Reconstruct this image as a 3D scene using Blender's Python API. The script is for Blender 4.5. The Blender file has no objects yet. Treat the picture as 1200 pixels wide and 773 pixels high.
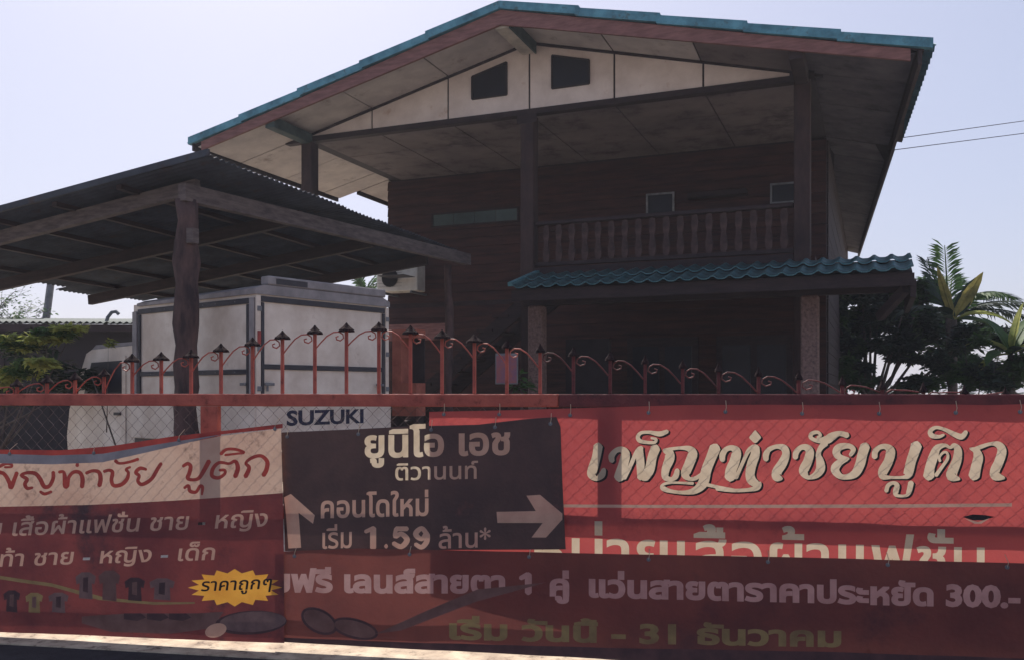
import bpy, bmesh, math, random
import numpy as np
from math import sin, cos, tan, pi, radians as R, atan2, hypot, sqrt
from mathutils import Vector, Matrix, geometry
random.seed(7)
S = bpy.context.scene
C = S.collection

# ------------------------------------------------------------------ camera, sky, sun, exposure
F, CU, HV, CH = 1050.0, 600.0, 458.0, 1.25
cd = bpy.data.cameras.new('camera'); cam = bpy.data.objects.new('camera', cd); C.objects.link(cam)
cam.location = (0, 0, CH); cam.rotation_euler = (R(90), 0, 0)
cd.sensor_width = 36; cd.lens = 36*F/1200; cd.shift_y = (HV-386.5)/1200
cd.clip_start = .05; cd.clip_end = 2000
S.camera = cam
SUN_EL, SUN_AZ = 46.0, -16.0
W = bpy.data.worlds.new('World'); S.world = W; W.use_nodes = True
nt = W.node_tree; bg = nt.nodes['Background']
sky = nt.nodes.new('ShaderNodeTexSky'); sky.sky_type = 'NISHITA'; sky.sun_disc = False
sky.sun_elevation = R(SUN_EL); sky.sun_rotation = R(SUN_AZ)
sky.air_density = 1.0; sky.dust_density = 2.2; sky.ozone_density = 2.6; sky.altitude = 0
gm = nt.nodes.new('ShaderNodeGamma'); gm.inputs[1].default_value = .4      # humid, milky sky: flatter than a clear one
tn = nt.nodes.new('ShaderNodeMix'); tn.data_type = 'RGBA'; tn.blend_type = 'MULTIPLY'; tn.inputs[0].default_value = 1; tn.inputs[7].default_value = (.965, .965, 1.12, 1)
nt.links.new(sky.outputs[0], gm.inputs[0]); nt.links.new(gm.outputs[0], tn.inputs[6]); nt.links.new(tn.outputs[2], bg.inputs[0]); bg.inputs[1].default_value = .15
sl = bpy.data.lights.new('sun', 'SUN'); sl.energy = 3.0; sl.angle = R(.5); sl.color = (1, .93, .84)
so = bpy.data.objects.new('sun', sl); C.objects.link(so)
sd = Vector((sin(R(SUN_AZ))*cos(R(SUN_EL)), cos(R(SUN_AZ))*cos(R(SUN_EL)), sin(R(SUN_EL))))
so.rotation_euler = sd.to_track_quat('Z', 'Y').to_euler(); so.location = (0, 0, 30)
S.view_settings.view_transform = 'Standard'; S.view_settings.look = 'None'
S.view_settings.exposure = 1.25; S.view_settings.gamma = 1

# ------------------------------------------------------------------ materials
def lin(c):
    return tuple((x/255/12.92 if x/255 <= .04045 else ((x/255+.055)/1.055)**2.4) for x in c)
def mat(name, c1, c2=None, scale=6.0, rough=.75, bump=0.0, bscale=60.0, metal=0.0, transl=0.0, stretch=(1, 1, 1), spec=.3, contrast=(.35, .65), dirt=None):
    """c1, c2: sRGB triples of the surface's own colour"""
    m = bpy.data.materials.new(name); m.use_nodes = True; n = m.node_tree; b = n.nodes['Principled BSDF']
    c2 = c2 or tuple(x*.72 for x in c1)
    tc = n.nodes.new('ShaderNodeTexCoord'); mp = n.nodes.new('ShaderNodeMapping'); mp.inputs['Scale'].default_value = stretch
    n.links.new(tc.outputs['Object'], mp.inputs[0])
    no = n.nodes.new('ShaderNodeTexNoise'); no.inputs['Scale'].default_value = scale; no.inputs['Detail'].default_value = 7; no.inputs['Roughness'].default_value = .62
    n.links.new(mp.outputs[0], no.inputs[0])
    rp = n.nodes.new('ShaderNodeMapRange'); rp.inputs[1].default_value = contrast[0]; rp.inputs[2].default_value = contrast[1]
    n.links.new(no.outputs[0], rp.inputs[0])
    mx = n.nodes.new('ShaderNodeMix'); mx.data_type = 'RGBA'
    mx.inputs[6].default_value = (*lin(c1), 1); mx.inputs[7].default_value = (*lin(c2), 1)
    n.links.new(rp.outputs[0], mx.inputs[0]); col = mx.outputs[2]
    if dirt:
        n2 = n.nodes.new('ShaderNodeTexNoise'); n2.inputs['Scale'].default_value = dirt[1]; n2.inputs['Detail'].default_value = 9; n2.inputs['Roughness'].default_value = .7
        n.links.new(tc.outputs['Object'], n2.inputs[0])
        r2 = n.nodes.new('ShaderNodeMapRange'); r2.inputs[1].default_value = dirt[2]; r2.inputs[2].default_value = dirt[2]+.14
        n.links.new(n2.outputs[0], r2.inputs[0])
        m2 = n.nodes.new('ShaderNodeMix'); m2.data_type = 'RGBA'; n.links.new(r2.outputs[0], m2.inputs[0])
        n.links.new(col, m2.inputs[6]); m2.inputs[7].default_value = (*lin(dirt[0]), 1); col = m2.outputs[2]
    n.links.new(col, b.inputs['Base Color'])
    b.inputs['Roughness'].default_value = rough; b.inputs['Metallic'].default_value = metal; b.inputs['Specular IOR Level'].default_value = spec
    if bump:
        nb = n.nodes.new('ShaderNodeTexNoise'); nb.inputs['Scale'].default_value = bscale; nb.inputs['Detail'].default_value = 5
        n.links.new(mp.outputs[0], nb.inputs[0])
        bp = n.nodes.new('ShaderNodeBump'); bp.inputs['Strength'].default_value = bump; bp.inputs['Distance'].default_value = .01
        n.links.new(nb.outputs[0], bp.inputs['Height']); n.links.new(bp.outputs[0], b.inputs['Normal'])
    if transl:
        tr = n.nodes.new('ShaderNodeBsdfTranslucent'); n.links.new(col, tr.inputs[0])
        ms = n.nodes.new('ShaderNodeMixShader'); ms.inputs[0].default_value = transl
        out = n.nodes['Material Output']
        n.links.new(b.outputs[0], ms.inputs[1]); n.links.new(tr.outputs[0], ms.inputs[2]); n.links.new(ms.outputs[0], out.inputs[0])
    return m
M = {
 'yard': mat('yard_pale_concrete', (196, 184, 168), (160, 148, 134), 3, .95, .5, 40),
 'asphalt': mat('asphalt', (54, 52, 57), (38, 37, 42), 9, .9, .6, 120),
 'concrete': mat('pale_concrete', (205, 188, 165), (150, 132, 116), 7, .85, .4, 60, dirt=((70, 58, 50), 14, .56)),
 'tile': mat('teal_roof_tile', (92, 150, 168), (60, 108, 124), 5, .7, .25, 40, dirt=((70, 92, 96), 9, .55)),
 'tile_old': mat('weathered_teal_tile', (88, 136, 142), (54, 90, 98), 7, .75, .4, 40, dirt=((110, 132, 132), 12, .56)),
 'barge': mat('red_brown_barge_board', (136, 96, 92), (104, 70, 68), 4, .8, .2, 30, stretch=(1, 6, 6)),
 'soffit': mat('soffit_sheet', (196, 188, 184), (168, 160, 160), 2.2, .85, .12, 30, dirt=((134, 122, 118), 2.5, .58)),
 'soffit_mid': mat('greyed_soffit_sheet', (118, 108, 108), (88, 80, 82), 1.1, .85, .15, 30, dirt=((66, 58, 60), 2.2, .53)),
 'soffit_dim': mat('shaded_stained_soffit', (92, 88, 94), (66, 62, 70), 2.6, .85, .15, 30, dirt=((54, 50, 56), 3, .55)),
 'gable': mat('gable_sheet', (232, 220, 212), (206, 192, 184), 2.0, .85, .12, 30, dirt=((186, 158, 140), 3.2, .6)),
 'joint': mat('dark_joint_strip', (52, 46, 50), (40, 35, 39), 8, .8),
 'beam_dark': mat('dark_stained_timber', (54, 42, 44), (36, 28, 32), 5, .8, .5, 50, stretch=(1, 1, 5)),
 'beam_pale': mat('pale_painted_beam', (196, 188, 176), (150, 146, 140), 4, .8, .2),
 'beam_green': mat('green_painted_beam_end', (74, 92, 92), (50, 66, 68), 5, .8),
 'wood_wall': mat('brown_wall_board', (70, 42, 38), (44, 27, 28), 3, .8, .5, 40, stretch=(.6, 1, 5)),
 'wall_low': mat('dark_ground_floor_wall', (44, 38, 42), (32, 28, 32), 3, .85, .3),
 'post': mat('brown_timber_post', (64, 48, 47), (42, 32, 34), 7, .85, .6, 30, stretch=(1, 1, .35)),
 'pillar': mat('rough_render_pillar', (128, 104, 98), (88, 72, 70), 30, .92, .8, 60),
 'baluster': mat('brown_baluster', (80, 60, 58), (50, 38, 38), 9, .8, .3),
 'glass': mat('dark_window_glass', (34, 36, 46), (26, 28, 36), 3, .35, spec=.2),
 'frame_grey': mat('grey_window_frame', (140, 140, 142), (104, 106, 110), 8, .7),
 'glass_green': mat('green_tinted_glass', (50, 70, 68), (34, 50, 50), 3, .3, spec=.5),
 'zinc': mat('old_corrugated_zinc', (62, 68, 78), (40, 44, 54), 3, .6, .2, 30, metal=.2, dirt=((58, 46, 44), 5, .56)),
 'trunk': mat('rough_brown_trunk', (92, 72, 70), (46, 38, 42), 9, .92, 1.0, 22, stretch=(1, 1, .3)),
 'timber_grey': mat('grey_weathered_timber', (104, 94, 92), (70, 62, 64), 5, .88, .5, 30, stretch=(1, 1, 5)),
 'truck': mat('dusty_white_truck_panel', (214, 204, 194), (184, 170, 158), 2.6, .5, .1, 20, dirt=((160, 140, 124), 3.5, .6)),
 'truck_frame': mat('dark_truck_frame', (52, 52, 60), (38, 38, 46), 8, .5),
 'truck_trim': mat('grey_truck_trim', (140, 136, 138), (112, 108, 112), 6, .55),
 'rubber': mat('tyre_rubber', (34, 34, 36), None, 9, .9),
 'lens_red': mat('red_lamp_lens', (150, 34, 30), (120, 26, 26), 9, .3, spec=.5),
 'lens_white': mat('headlamp_lens', (225, 228, 232), (200, 204, 210), 9, .15, spec=.5),
 'ink_navy': mat('navy_print', (34, 38, 66), None, 9, .7),
 'gate': mat('salmon_red_gate_paint', (182, 92, 76), (150, 70, 60), 9, .55, .25, 90, dirt=((110, 52, 44), 18, .57)),
 'gate_dull': mat('maroon_gate_iron', (112, 54, 54), (84, 42, 44), 9, .7, .25, 90, dirt=((66, 38, 40), 18, .56)),
 'spear': mat('rusty_black_iron', (56, 42, 42), (36, 28, 30), 20, .95, .5, 90, spec=.05),
 'wire': mat('dull_galvanised_wire', (108, 88, 88), (84, 66, 66), 20, .6, metal=.3),
 'panel': mat('rusty_sheet_panel', (110, 60, 52), (80, 46, 42), 5, .8, .2),
 'v_red': mat('red_vinyl', (184, 84, 80), (166, 74, 74), 2.5, .55, .25, 40, transl=.33, dirt=((146, 66, 68), 4, .55)),
 'v_dkred': mat('deep_red_vinyl', (140, 68, 64), (106, 52, 54), 3, .62, .2, 60, transl=.1, dirt=((66, 46, 52), 2.6, .54)),
 'v_cream': mat('cream_vinyl', (206, 176, 156), (184, 150, 132), 2.5, .62, .2, 60, transl=.24, dirt=((112, 88, 76), 6, .56)),
 'v_grey': mat('grey_fold_of_vinyl', (138, 134, 142), (104, 100, 108), 4, .62, transl=.1),
 'v_brown': mat('dark_brown_vinyl', (92, 68, 64), (68, 52, 52), 3, .6, .2, 60, transl=.06, dirt=((108, 70, 66), 3, .58)),
 'v_maroon': mat('maroon_vinyl', (128, 72, 64), (98, 56, 54), 1.6, .6, .25, 40, transl=.19, dirt=((84, 52, 54), 2.0, .56)),
 'p_pale': mat('pale_print', (206, 188, 164), (186, 166, 142), 7, .65, transl=.35),
 'p_pink': mat('pink_grey_print', (196, 156, 148), (168, 128, 122), 6, .65, transl=.15),
 'p_tan': mat('tan_print', (206, 164, 142), (184, 142, 124), 6, .65, transl=.12),
 'p_red': mat('red_print', (168, 66, 58), (134, 52, 50), 6, .65, transl=.12),
 'p_black': mat('black_print', (38, 30, 34), None, 6, .65),
 'p_olive': mat('olive_print', (146, 126, 84), (112, 92, 66), 5, .65, transl=.08),
 'p_yellow': mat('yellow_print', (232, 170, 70), (214, 148, 58), 6, .65, transl=.2),
 'p_grey': mat('grey_print', (118, 92, 90), (90, 68, 70), 9, .65, transl=.05),
 'p_dkgrey': mat('dark_grey_print', (86, 58, 60), (66, 46, 50), 12, .65),
 'p_lens': mat('faded_lens_print', (122, 88, 82), (100, 68, 64), 9, .65),
 'leaf_y': mat('yellow_green_leaf', (176, 176, 96), (118, 132, 66), 5, .6, transl=.45),
 'leaf_g': mat('green_leaf', (74, 104, 52), (48, 76, 42), 5, .6, transl=.35),
 'leaf_d': mat('dark_green_leaf', (44, 64, 46), (30, 46, 36), 5, .65, transl=.2),
 'leaf_dry': mat('dry_yellow_leaf', (158, 146, 78), (92, 92, 54), 5, .7, transl=.3),
 'shed_roof': mat('dark_shed_roof', (62, 78, 78), (44, 56, 58), 6, .8, .3, 40),
 'bark': mat('bark', (96, 86, 80), (66, 58, 54), 10, .9, .6, 30),
 'ac': mat('air_conditioner_case', (206, 202, 194), (180, 174, 166), 4, .6),
 'salmon': mat('salmon_painted_wood', (176, 104, 88), (142, 80, 68), 6, .75, .2),
 'poster_a': mat('violet_poster', (112, 84, 112), (150, 86, 78), 7, .7),
 'steel': mat('grey_steel', (120, 122, 126), (96, 98, 104), 8, .6, metal=.3),
}

# ------------------------------------------------------------------ builders
def tag(o, label=None, cat=None, group=None, kind=None):
    if label: o['label'] = label
    if cat: o['category'] = cat
    if group: o['group'] = group
    if kind: o['kind'] = kind
    return o
def thing(name, label, cat, loc=(0, 0, 0), rz=0, group=None):
    o = bpy.data.objects.new(name, None); C.objects.link(o); o.location = loc; o.rotation_euler = (0, 0, rz)
    o.empty_display_size = .1
    return tag(o, label, cat, group)
class MB:
    def __init__(s): s.v = []; s.f = []
    def add(s, vs, fs):
        k = len(s.v); s.v += [tuple(v) for v in vs]; s.f += [tuple(i+k for i in f) for f in fs]; return s
    def box(s, x0, x1, y0, y1, z0, z1):
        return s.add([(x0,y0,z0),(x1,y0,z0),(x1,y1,z0),(x0,y1,z0),(x0,y0,z1),(x1,y0,z1),(x1,y1,z1),(x0,y1,z1)],
                     [(0,3,2,1),(4,5,6,7),(0,1,5,4),(1,2,6,5),(2,3,7,6),(3,0,4,7)])
    def cbox(s, x0, x1, y0, y1, z0, z1, c=.008):      # box with chamfered edges
        bm = bmesh.new(); vs = [bm.verts.new(p) for p in [(x0,y0,z0),(x1,y0,z0),(x1,y1,z0),(x0,y1,z0),(x0,y0,z1),(x1,y0,z1),(x1,y1,z1),(x0,y1,z1)]]
        for f in [(0,3,2,1),(4,5,6,7),(0,1,5,4),(1,2,6,5),(2,3,7,6),(3,0,4,7)]: bm.faces.new([vs[i] for i in f])
        bmesh.ops.bevel(bm, geom=bm.edges[:], offset=c, segments=1, affect='EDGES', clamp_overlap=True)
        bm.verts.index_update()
        s.add([v.co[:] for v in bm.verts], [[v.index for v in f.verts] for f in bm.faces]); bm.free(); return s
    def prism(s, poly, d, ax='y', at=0.0):            # extrude polygon (x,z) along y, or (x,y) along z
        n = len(poly); vs = []
        for k in (at, at+d):
            for p in poly: vs.append((p[0], k, p[1]) if ax == 'y' else ((p[0], p[1], k) if ax == 'z' else (k, p[0], p[1])))
        fs = [tuple(range(n))[::-1], tuple(range(n, 2*n))] + [(i, (i+1) % n, (i+1) % n+n, i+n) for i in range(n)]
        return s.add(vs, fs)
    def tube(s, pts, r, n=6, cap=True):
        pts = [Vector(p) for p in pts]; rs = r if isinstance(r, (list, tuple)) else [r]*len(pts)
        rings = []; k0 = len(s.v)
        up = None
        for i, p in enumerate(pts):
            d = (pts[min(i+1, len(pts)-1)]-pts[max(i-1, 0)])
            if d.length < 1e-9: d = Vector((0, 0, 1))
            d.normalize()
            if up is None: up = Vector((0, 0, 1)) if abs(d.z) < .9 else Vector((1, 0, 0))
            a = d.cross(up)
            if a.length < 1e-4: a = d.orthogonal()
            a.normalize(); b = a.cross(d).normalized(); up = b
            for k in range(n):
                t = 2*pi*k/n; s.v.append(tuple(p+(a*cos(t)+b*sin(t))*rs[i]))
        for i in range(len(pts)-1):
            for k in range(n):
                s.f.append((k0+i*n+k, k0+i*n+(k+1) % n, k0+(i+1)*n+(k+1) % n, k0+(i+1)*n+k))
        if cap: s.f.append(tuple(k0+k for k in range(n))[::-1]); s.f.append(tuple(k0+(len(pts)-1)*n+k for k in range(n)))
        return s
    def beam(s, p, q, w, h, up=(0, 0, 1)):            # straight rectangular bar
        p, q = Vector(p), Vector(q); d = (q-p).normalized(); a = d.cross(Vector(up)).normalized(); b = a.cross(d).normalized()
        vs = [e+a*(i*w/2)+b*(j*h/2) for e in (p, q) for i, j in ((-1,-1),(1,-1),(1,1),(-1,1))]
        return s.add(vs, [(3,2,1,0),(4,5,6,7),(0,1,5,4),(1,2,6,5),(2,3,7,6),(3,0,4,7)])
    def lathe(s, prof, c=(0, 0), n=10):               # prof: (r,z)
        k0 = len(s.v)
        for r, z in prof:
            for k in range(n): t = 2*pi*k/n; s.v.append((c[0]+r*cos(t), c[1]+r*sin(t), z))
        for i in range(len(prof)-1):
            for k in range(n): s.f.append((k0+i*n+k, k0+i*n+(k+1) % n, k0+(i+1)*n+(k+1) % n, k0+(i+1)*n+k))
        s.f.append(tuple(k0+k for k in range(n))[::-1]); s.f.append(tuple(k0+(len(prof)-1)*n+k for k in range(n)))
        return s
    def build(s, name, m, parent=None, smooth=False):
        me = bpy.data.meshes.new(name); me.from_pydata(s.v, [], s.f); me.materials.append(m); me.update()
        if smooth:
            for p in me.polygons: p.use_smooth = True
        o = bpy.data.objects.new(name, me); C.objects.link(o)
        if parent: o.parent = parent
        return o
def box(name, m, parent, *a, c=None): return (MB().cbox(*a, c=c) if c else MB().box(*a)).build(name, m, parent)
def struct(o): o['kind'] = 'structure'; return o
def dup(o, parent=None, **kw):
    c = o.copy(); C.objects.link(c)
    if parent: c.parent = parent
    for ch in o.children: dup(ch, c)
    return c
def copy_part(o, parent, off):
    c = o.copy(); C.objects.link(c); c.parent = parent; c.location = off; return c
def grid(xs, ys, fn):
    vs = [fn(x, y) for y in ys for x in xs]; n = len(xs)
    return vs, [(j*n+i, j*n+i+1, (j+1)*n+i+1, (j+1)*n+i) for j in range(len(ys)-1) for i in range(n-1)]
def frange(a, b, n): return [a+(b-a)*i/n for i in range(n+1)]

# ------------------------------------------------------------------ ground, road
MB().box(-400, 400, -300, 500, -.4, 0).build('ground', M['yard']); struct(bpy.data.objects['ground'])
GA = R(10)                                            # the gate's line turns 10 degrees from the picture plane
def gp(s, n, z=0): return (s*cos(GA)+n*sin(GA), 4.15-s*sin(GA)+n*cos(GA), z)
kr = MB(); a = [gp(-60, -.12), gp(60, -.12), gp(60, -14), gp(-60, -14)]
kr.add([(p[0], p[1], z) for z in (0, .008) for p in a], [(3,2,1,0),(0,1,5,4),(1,2,6,5),(2,3,7,6),(3,0,4,7),(4,5,6,7)][::1])
struct(kr.build('road', M['asphalt']))
kr = MB(); a = [gp(-30, .12), gp(30, .12), gp(30, -.19), gp(-30, -.19)]
kr.add([(p[0], p[1], z) for z in (0, .014) for p in a], [(0,1,2,3),(0,4,5,1),(1,5,6,2),(2,6,7,3),(3,7,4,0),(7,6,5,4)])
struct(kr.build('gate_threshold', M['concrete']))

# ------------------------------------------------------------------ house (local x along the gable front, y into depth)
HOUSE = thing('timber_house', 'two storey dark timber house with wide gable roof, pale gable sheets and upstairs balcony', 'house', (.25, 12.9, 0), R(-22))
PITCH = .247; TOP = 6.41; SOF = 6.27
def zt(a): return TOP-PITCH*abs(a)
def zs(a): return SOF-PITCH*abs(a)
def skewr(a, b): return a*(1-.0577*max(0, b+1.09)/5.23) if a > 0 else a
ROOF = MB().prism([(-5.12, zt(5.12)-.075), (0, TOP-.075), (5.12, zt(5.12)-.075), (5.12, zt(5.12)-.10), (0, TOP-.10), (-5.12, zt(5.12)-.10)], 4.0, 'y', -1.05)
ROOF.v = [(skewr(x, y), y, z) for x, y, z in ROOF.v]
rear = MB().prism([(-4.7, zt(4.7)-.075), (0, TOP-.075), (4.9, zt(4.9)-.075), (4.9, zt(4.9)-.10), (0, TOP-.10), (-4.7, zt(4.7)-.10)], 12.0, 'y', 2.955)
rear.v = [(x*(1-.0577*(y-2.95)/4.9) if x > 0 else x, y, z) for x, y, z in rear.v]
ROOF.add(rear.v, rear.f)
roof = ROOF.build('roof', M['beam_dark'], HOUSE)
# corrugated tile sheets: waves run down the slope, courses overlap upwards
def wavesheet(a0, a1, b0, b1, lift0, lift1, pitch, amp, side, th=.012, skew=None):
    """sheet from a0 (upper) to a1 (lower) on one slope; lift = height over the roof plane at upper/lower end"""
    nb = max(4, int((b1-b0)/pitch*8)); bs = frange(b0, b1, nb); out = MB()
    for t, flip in ((0, False), (-th, True)):
        def fn(a, b):
            k = (a-a0)/(a1-a0); L = lift0+(lift1-lift0)*k
            x = side*a
            if skew: x = skew(x, b)
            return (x, b, zt(a)+L+amp*cos(2*pi*b/pitch)+t)
        vs, fs = grid([a0, a1], bs, fn)
        if flip != (side < 0): fs = [f[::-1] for f in fs]
        out.add(vs, fs)
    n2 = (nb+1)*2
    for i in range(nb):
        for j in (0, 1):
            p, q = 2*i+j, 2*(i+1)+j; out.f.append((p, q, q+n2, p+n2))
    for e in (0, nb):
        p, q = 2*e, 2*e+1; out.f.append((p, q, q+n2, p+n2))
    return out
for side in (-1, 1):
    for k in range(5):
        a0 = 1.05*k; a1 = min(1.05*(k+1)+.08, 5.24)
        for j in range(4):
            b0 = -1.1+j*1.01; b1 = b0+1.03
            wavesheet(a0, a1, b0, b1, -.045+.0005*j, -.012+.0005*j, .2, .022, side, skew=skewr).build('roof_sheet', M['tile'], HOUSE, True)
        a1r = min(a1, 4.78 if side < 0 else 4.87)
        if a0 < a1r:
            wavesheet(a0, a1r, 2.97, 15, -.045, -.012, .2, .022, side, skew=lambda x, b: x*(1-.0577*max(0, b-2.95)/4.9) if x > 0 else x).build('roof_sheet', M['tile'], HOUSE, True)
        # verge tiles along the front rake, one per course, lower end lifted
        v = MB(); x0, x1 = side*(a0+.004), side*min(a1-.03, 5.25)
        za, zb = zt(x0), zt(x1)
        v.add([(x0,-1.125,za+.004),(x1,-1.125,zb+.034),(x1,-1.125,zb-.078),(x0,-1.125,za-.10),(x0,-1.04,za+.004),(x1,-1.04,zb+.034),(x1,-1.04,zb-.078),(x0,-1.04,za-.10)],
              [(0,1,2,3),(7,6,5,4),(0,4,5,1),(1,5,6,2),(2,6,7,3),(3,7,4,0)])
        v.v = [(x, y+(.002*k), z) for x, y, z in v.v]
        v.build('verge_tile', M['tile'], HOUSE)
    # barge board under the verge
    b = MB(); e = 4.98*side
    b.prism([(0, TOP-.105), (e, zt(e)-.105), (e, zt(e)-.235), (0, TOP-.30)], .045, 'y', -1.085)
    b.build('barge_board', M['barge'], HOUSE)
# eave boards
e = MB().box(-5.16, -5.12, -1.08, 2.94, zt(5.14)-.19, zt(5.14)-.075); e.build('eave_board', M['beam_dark'], HOUSE)
e = MB().box(5.06, 5.10, -1.08, 2.94, zt(5.1)-.26, zt(5.1)-.095); e.v = [(skewr(x, y), y, z) for x, y, z in e.v]; e.build('eave_board', M['beam_dark'], HOUSE)
e = MB().box(-4.72, -4.68, 2.96, 14.9, zt(4.7)-.19, zt(4.7)-.1); e.build('eave_board', M['beam_dark'], HOUSE)
e = MB().box(4.86, 4.90, 2.96, 14.9, zt(4.9)-.24, zt(4.9)-.1); e.v = [(x*(1-.0577*(y-2.95)/4.9), y, z) for x, y, z in e.v]; e.build('eave_board', M['beam_dark'], HOUSE)
# soffit panels, joints left open with dark strips behind
def soffit_panel(a0, a1, b0, b1, m, name='soffit_panel'):
    g = .012; v = MB(); pts = [(a0+g, b0+g), (a1-g, b0+g), (a1-g, b1-g), (a0+g, b1-g)]
    dz = random.uniform(-.003, .003)
    vs = [(skewr(a, b) if b < 3 else a*(1-.0577*(b-2.95)/4.9) if a > 0 else a, b, zs(a)+dz+t) for t in (0, .012) for a, b in pts]
    v.add(vs, [(0,1,2,3),(7,6,5,4),(0,4,5,1),(1,5,6,2),(2,6,7,3),(3,7,4,0)])
    v.build(name, m, HOUSE)
cols = [-5.1, -3.75, -2.61, -1.30, 0, 1.26, 2.485, 3.75, 5.04]
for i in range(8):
    m = M['soffit_dim'] if i == 7 else M['soffit_mid'] if i == 6 else M['soffit']  # sheets darken to the right: eave shade put into their colour
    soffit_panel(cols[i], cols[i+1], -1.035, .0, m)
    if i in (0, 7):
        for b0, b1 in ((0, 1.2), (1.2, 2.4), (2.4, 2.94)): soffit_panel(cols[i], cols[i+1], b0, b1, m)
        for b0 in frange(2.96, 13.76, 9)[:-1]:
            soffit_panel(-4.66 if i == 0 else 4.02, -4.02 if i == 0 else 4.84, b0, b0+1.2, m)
jb = MB()
for sgn in (-1, 1):
    jb.add([(0, -1.03, SOF+.02), (sgn*5.0, -1.03, zs(5.0)+.02), (sgn*5.0, 2.93, zs(5.0)+.02), (0, 2.93, SOF+.02)], [(0,1,2,3)])
jb.build('soffit_backing', M['joint'], HOUSE)
# gable wall: sheets between dark joint strips
GB = 5.30
gc = [-4.1, -2.61, -1.30, 0, 1.26, 2.485, 3.64]
for i in range(6):
    g = .014; x0, x1 = gc[i]+g, gc[i+1]-g
    def zz(x): return max(zs(x)-.035, GB+.01)
    pl = [(x0, GB), (x1, GB), (x1, zz(x1)), (x0, zz(x0))]
    MB().prism(pl, .02, 'y', 0).build('gable_panel', M['gable'], HOUSE)
MB().prism([(-4.2, GB+.001), (3.7, GB+.001), (3.7, zs(3.7)), (0, SOF), (-4.1, zs(4.1))], .03, 'y', .022).build('gable_backing', M['joint'], HOUSE)
MB().box(-4.2, 3.66, -.03, .10, GB-.085, GB-.002).build('gable_beam', M['beam_dark'], HOUSE)
for sgn in (-1, 1):
    MB().add([(0,-.012,SOF-.003),(sgn*4.0,-.012,zs(4.0)-.003),(sgn*4.0,-.012,zs(4.0)-.043),(0,-.012,SOF-.043),(0,-.001,SOF-.003),(sgn*4.0,-.001,zs(4.0)-.003),(sgn*4.0,-.001,zs(4.0)-.043),(0,-.001,SOF-.043)],
             [(0,1,2,3),(7,6,5,4),(0,4,5,1),(1,5,6,2),(2,6,7,3),(3,7,4,0)]).build('gable_trim', M['beam_dark'], HOUSE)
    # vent window with slanted head
    x0, x1 = sgn*.35, sgn*.90
    w = MB(); fr = [(x0, 5.55), (x1, 5.55), (x1, 5.88), (x0, 6.02)]
    wf = MB()
    for k in range(4):
        p, q = fr[k], fr[(k+1) % 4]; wf.beam((p[0], -.012, p[1]), (q[0], -.012, q[1]), .022, .03, up=(0, 1, 0))
    wf = wf.build('window', M['joint'], HOUSE)
    w.prism([(x0, 5.555), (x1, 5.555), (x1, 5.875), (x0, 6.015)], .006, 'y', -.009).build('pane', M['glass'], wf)
# beams under the soffit
def hbeam(a, b0, b1, z0, z1, w, m, endm=None):
    MB().cbox(a-w/2, a+w/2, b0, b1, z0, z1, c=.006).build('roof_beam', m, HOUSE)
hbeam(0, -1.03, -.035, 6.08, 6.24, .2, M['beam_pale'])
MB().box(.102, .122, -1.03, -.035, 6.07, 6.235).build('beam_facing', M['beam_green'], HOUSE)
hbeam(-3.75, -1.03, -.04, 5.17, 5.33, .16, M['beam_green'])
hbeam(3.75, -1.03, -.1, 5.15, 5.33, .16, M['beam_dark'])
# tall posts
for a in (-3.75, 0, 3.75):
    h = 5.2 if a <= 0 else 5.33
    p = MB().cbox(a-.1, a+.1, -.1, .1, 0, h-.002, c=.012).build('post', M['post'], HOUSE)
    if a >= 0:
        MB().box(a-.15, a+.15, -.115, -.101, h-.13, h-.004).build('bracket', M['beam_dark'], p)
# flat ceiling over balcony (panels)
cc = [-3.68, -2.5, -1.25, 0, 1.25, 2.5, 3.68]
for i in range(6):
    for b0, b1 in ((.12, 1.05), (1.05, 2.0), (2.0, 2.86)):
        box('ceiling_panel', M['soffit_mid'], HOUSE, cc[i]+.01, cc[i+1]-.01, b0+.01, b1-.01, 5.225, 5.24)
box('ceiling_backing', M['joint'], HOUSE, -3.9, 3.9, .11, 2.9, 5.245, 5.27)
# upper and lower walls built of horizontal boards
def clad(x0, x1, y, z0, z1, h, m, face=-1):
    n = int(round((z1-z0)/h)); h = (z1-z0)/n
    for k in range(n):
        o = random.uniform(-.003, .003)
        v = MB(); za, zb = z0+k*h, z0+(k+1)*h-.008
        v.add([(x0,y-.03+o,za),(x1,y-.03+o,za),(x1,y-.012+o,zb),(x0,y-.012+o,zb),(x0,y,za),(x1,y,za),(x1,y,zb),(x0,y,zb)],
              [(0,1,2,3),(7,6,5,4),(0,4,5,1),(1,5,6,2),(2,6,7,3),(3,7,4,0)])
        v.build('wall_board', m, HOUSE)
box('wall', M['beam_dark'], HOUSE, -4.0, 3.9, 2.93, 3.03, .0, 5.24)
box('wall', M['wood_wall'], HOUSE, 3.8, 3.9, 3.03, 14.5, .0, 5.26)
for k in range(30):
    MB().box(3.901, 3.925+random.uniform(0, .006), 3.04, 14.5, .2+.168*k, .2+.168*k+.158).build('wall_board', M['beam_dark'], HOUSE)
box('wall', M['wood_wall'], HOUSE, -4.0, -3.9, 3.03, 14.5, .0, 5.24)
box('wall', M['wood_wall'], HOUSE, -4.0, 3.9, 14.5, 14.6, 0, 5.24)
clad(-4.0, 3.9, 2.925, 2.9, 5.22, .165, M['wood_wall'])
clad(-4.0, 3.9, 2.925, .4, 2.82, .2, M['wood_wall'])
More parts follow.
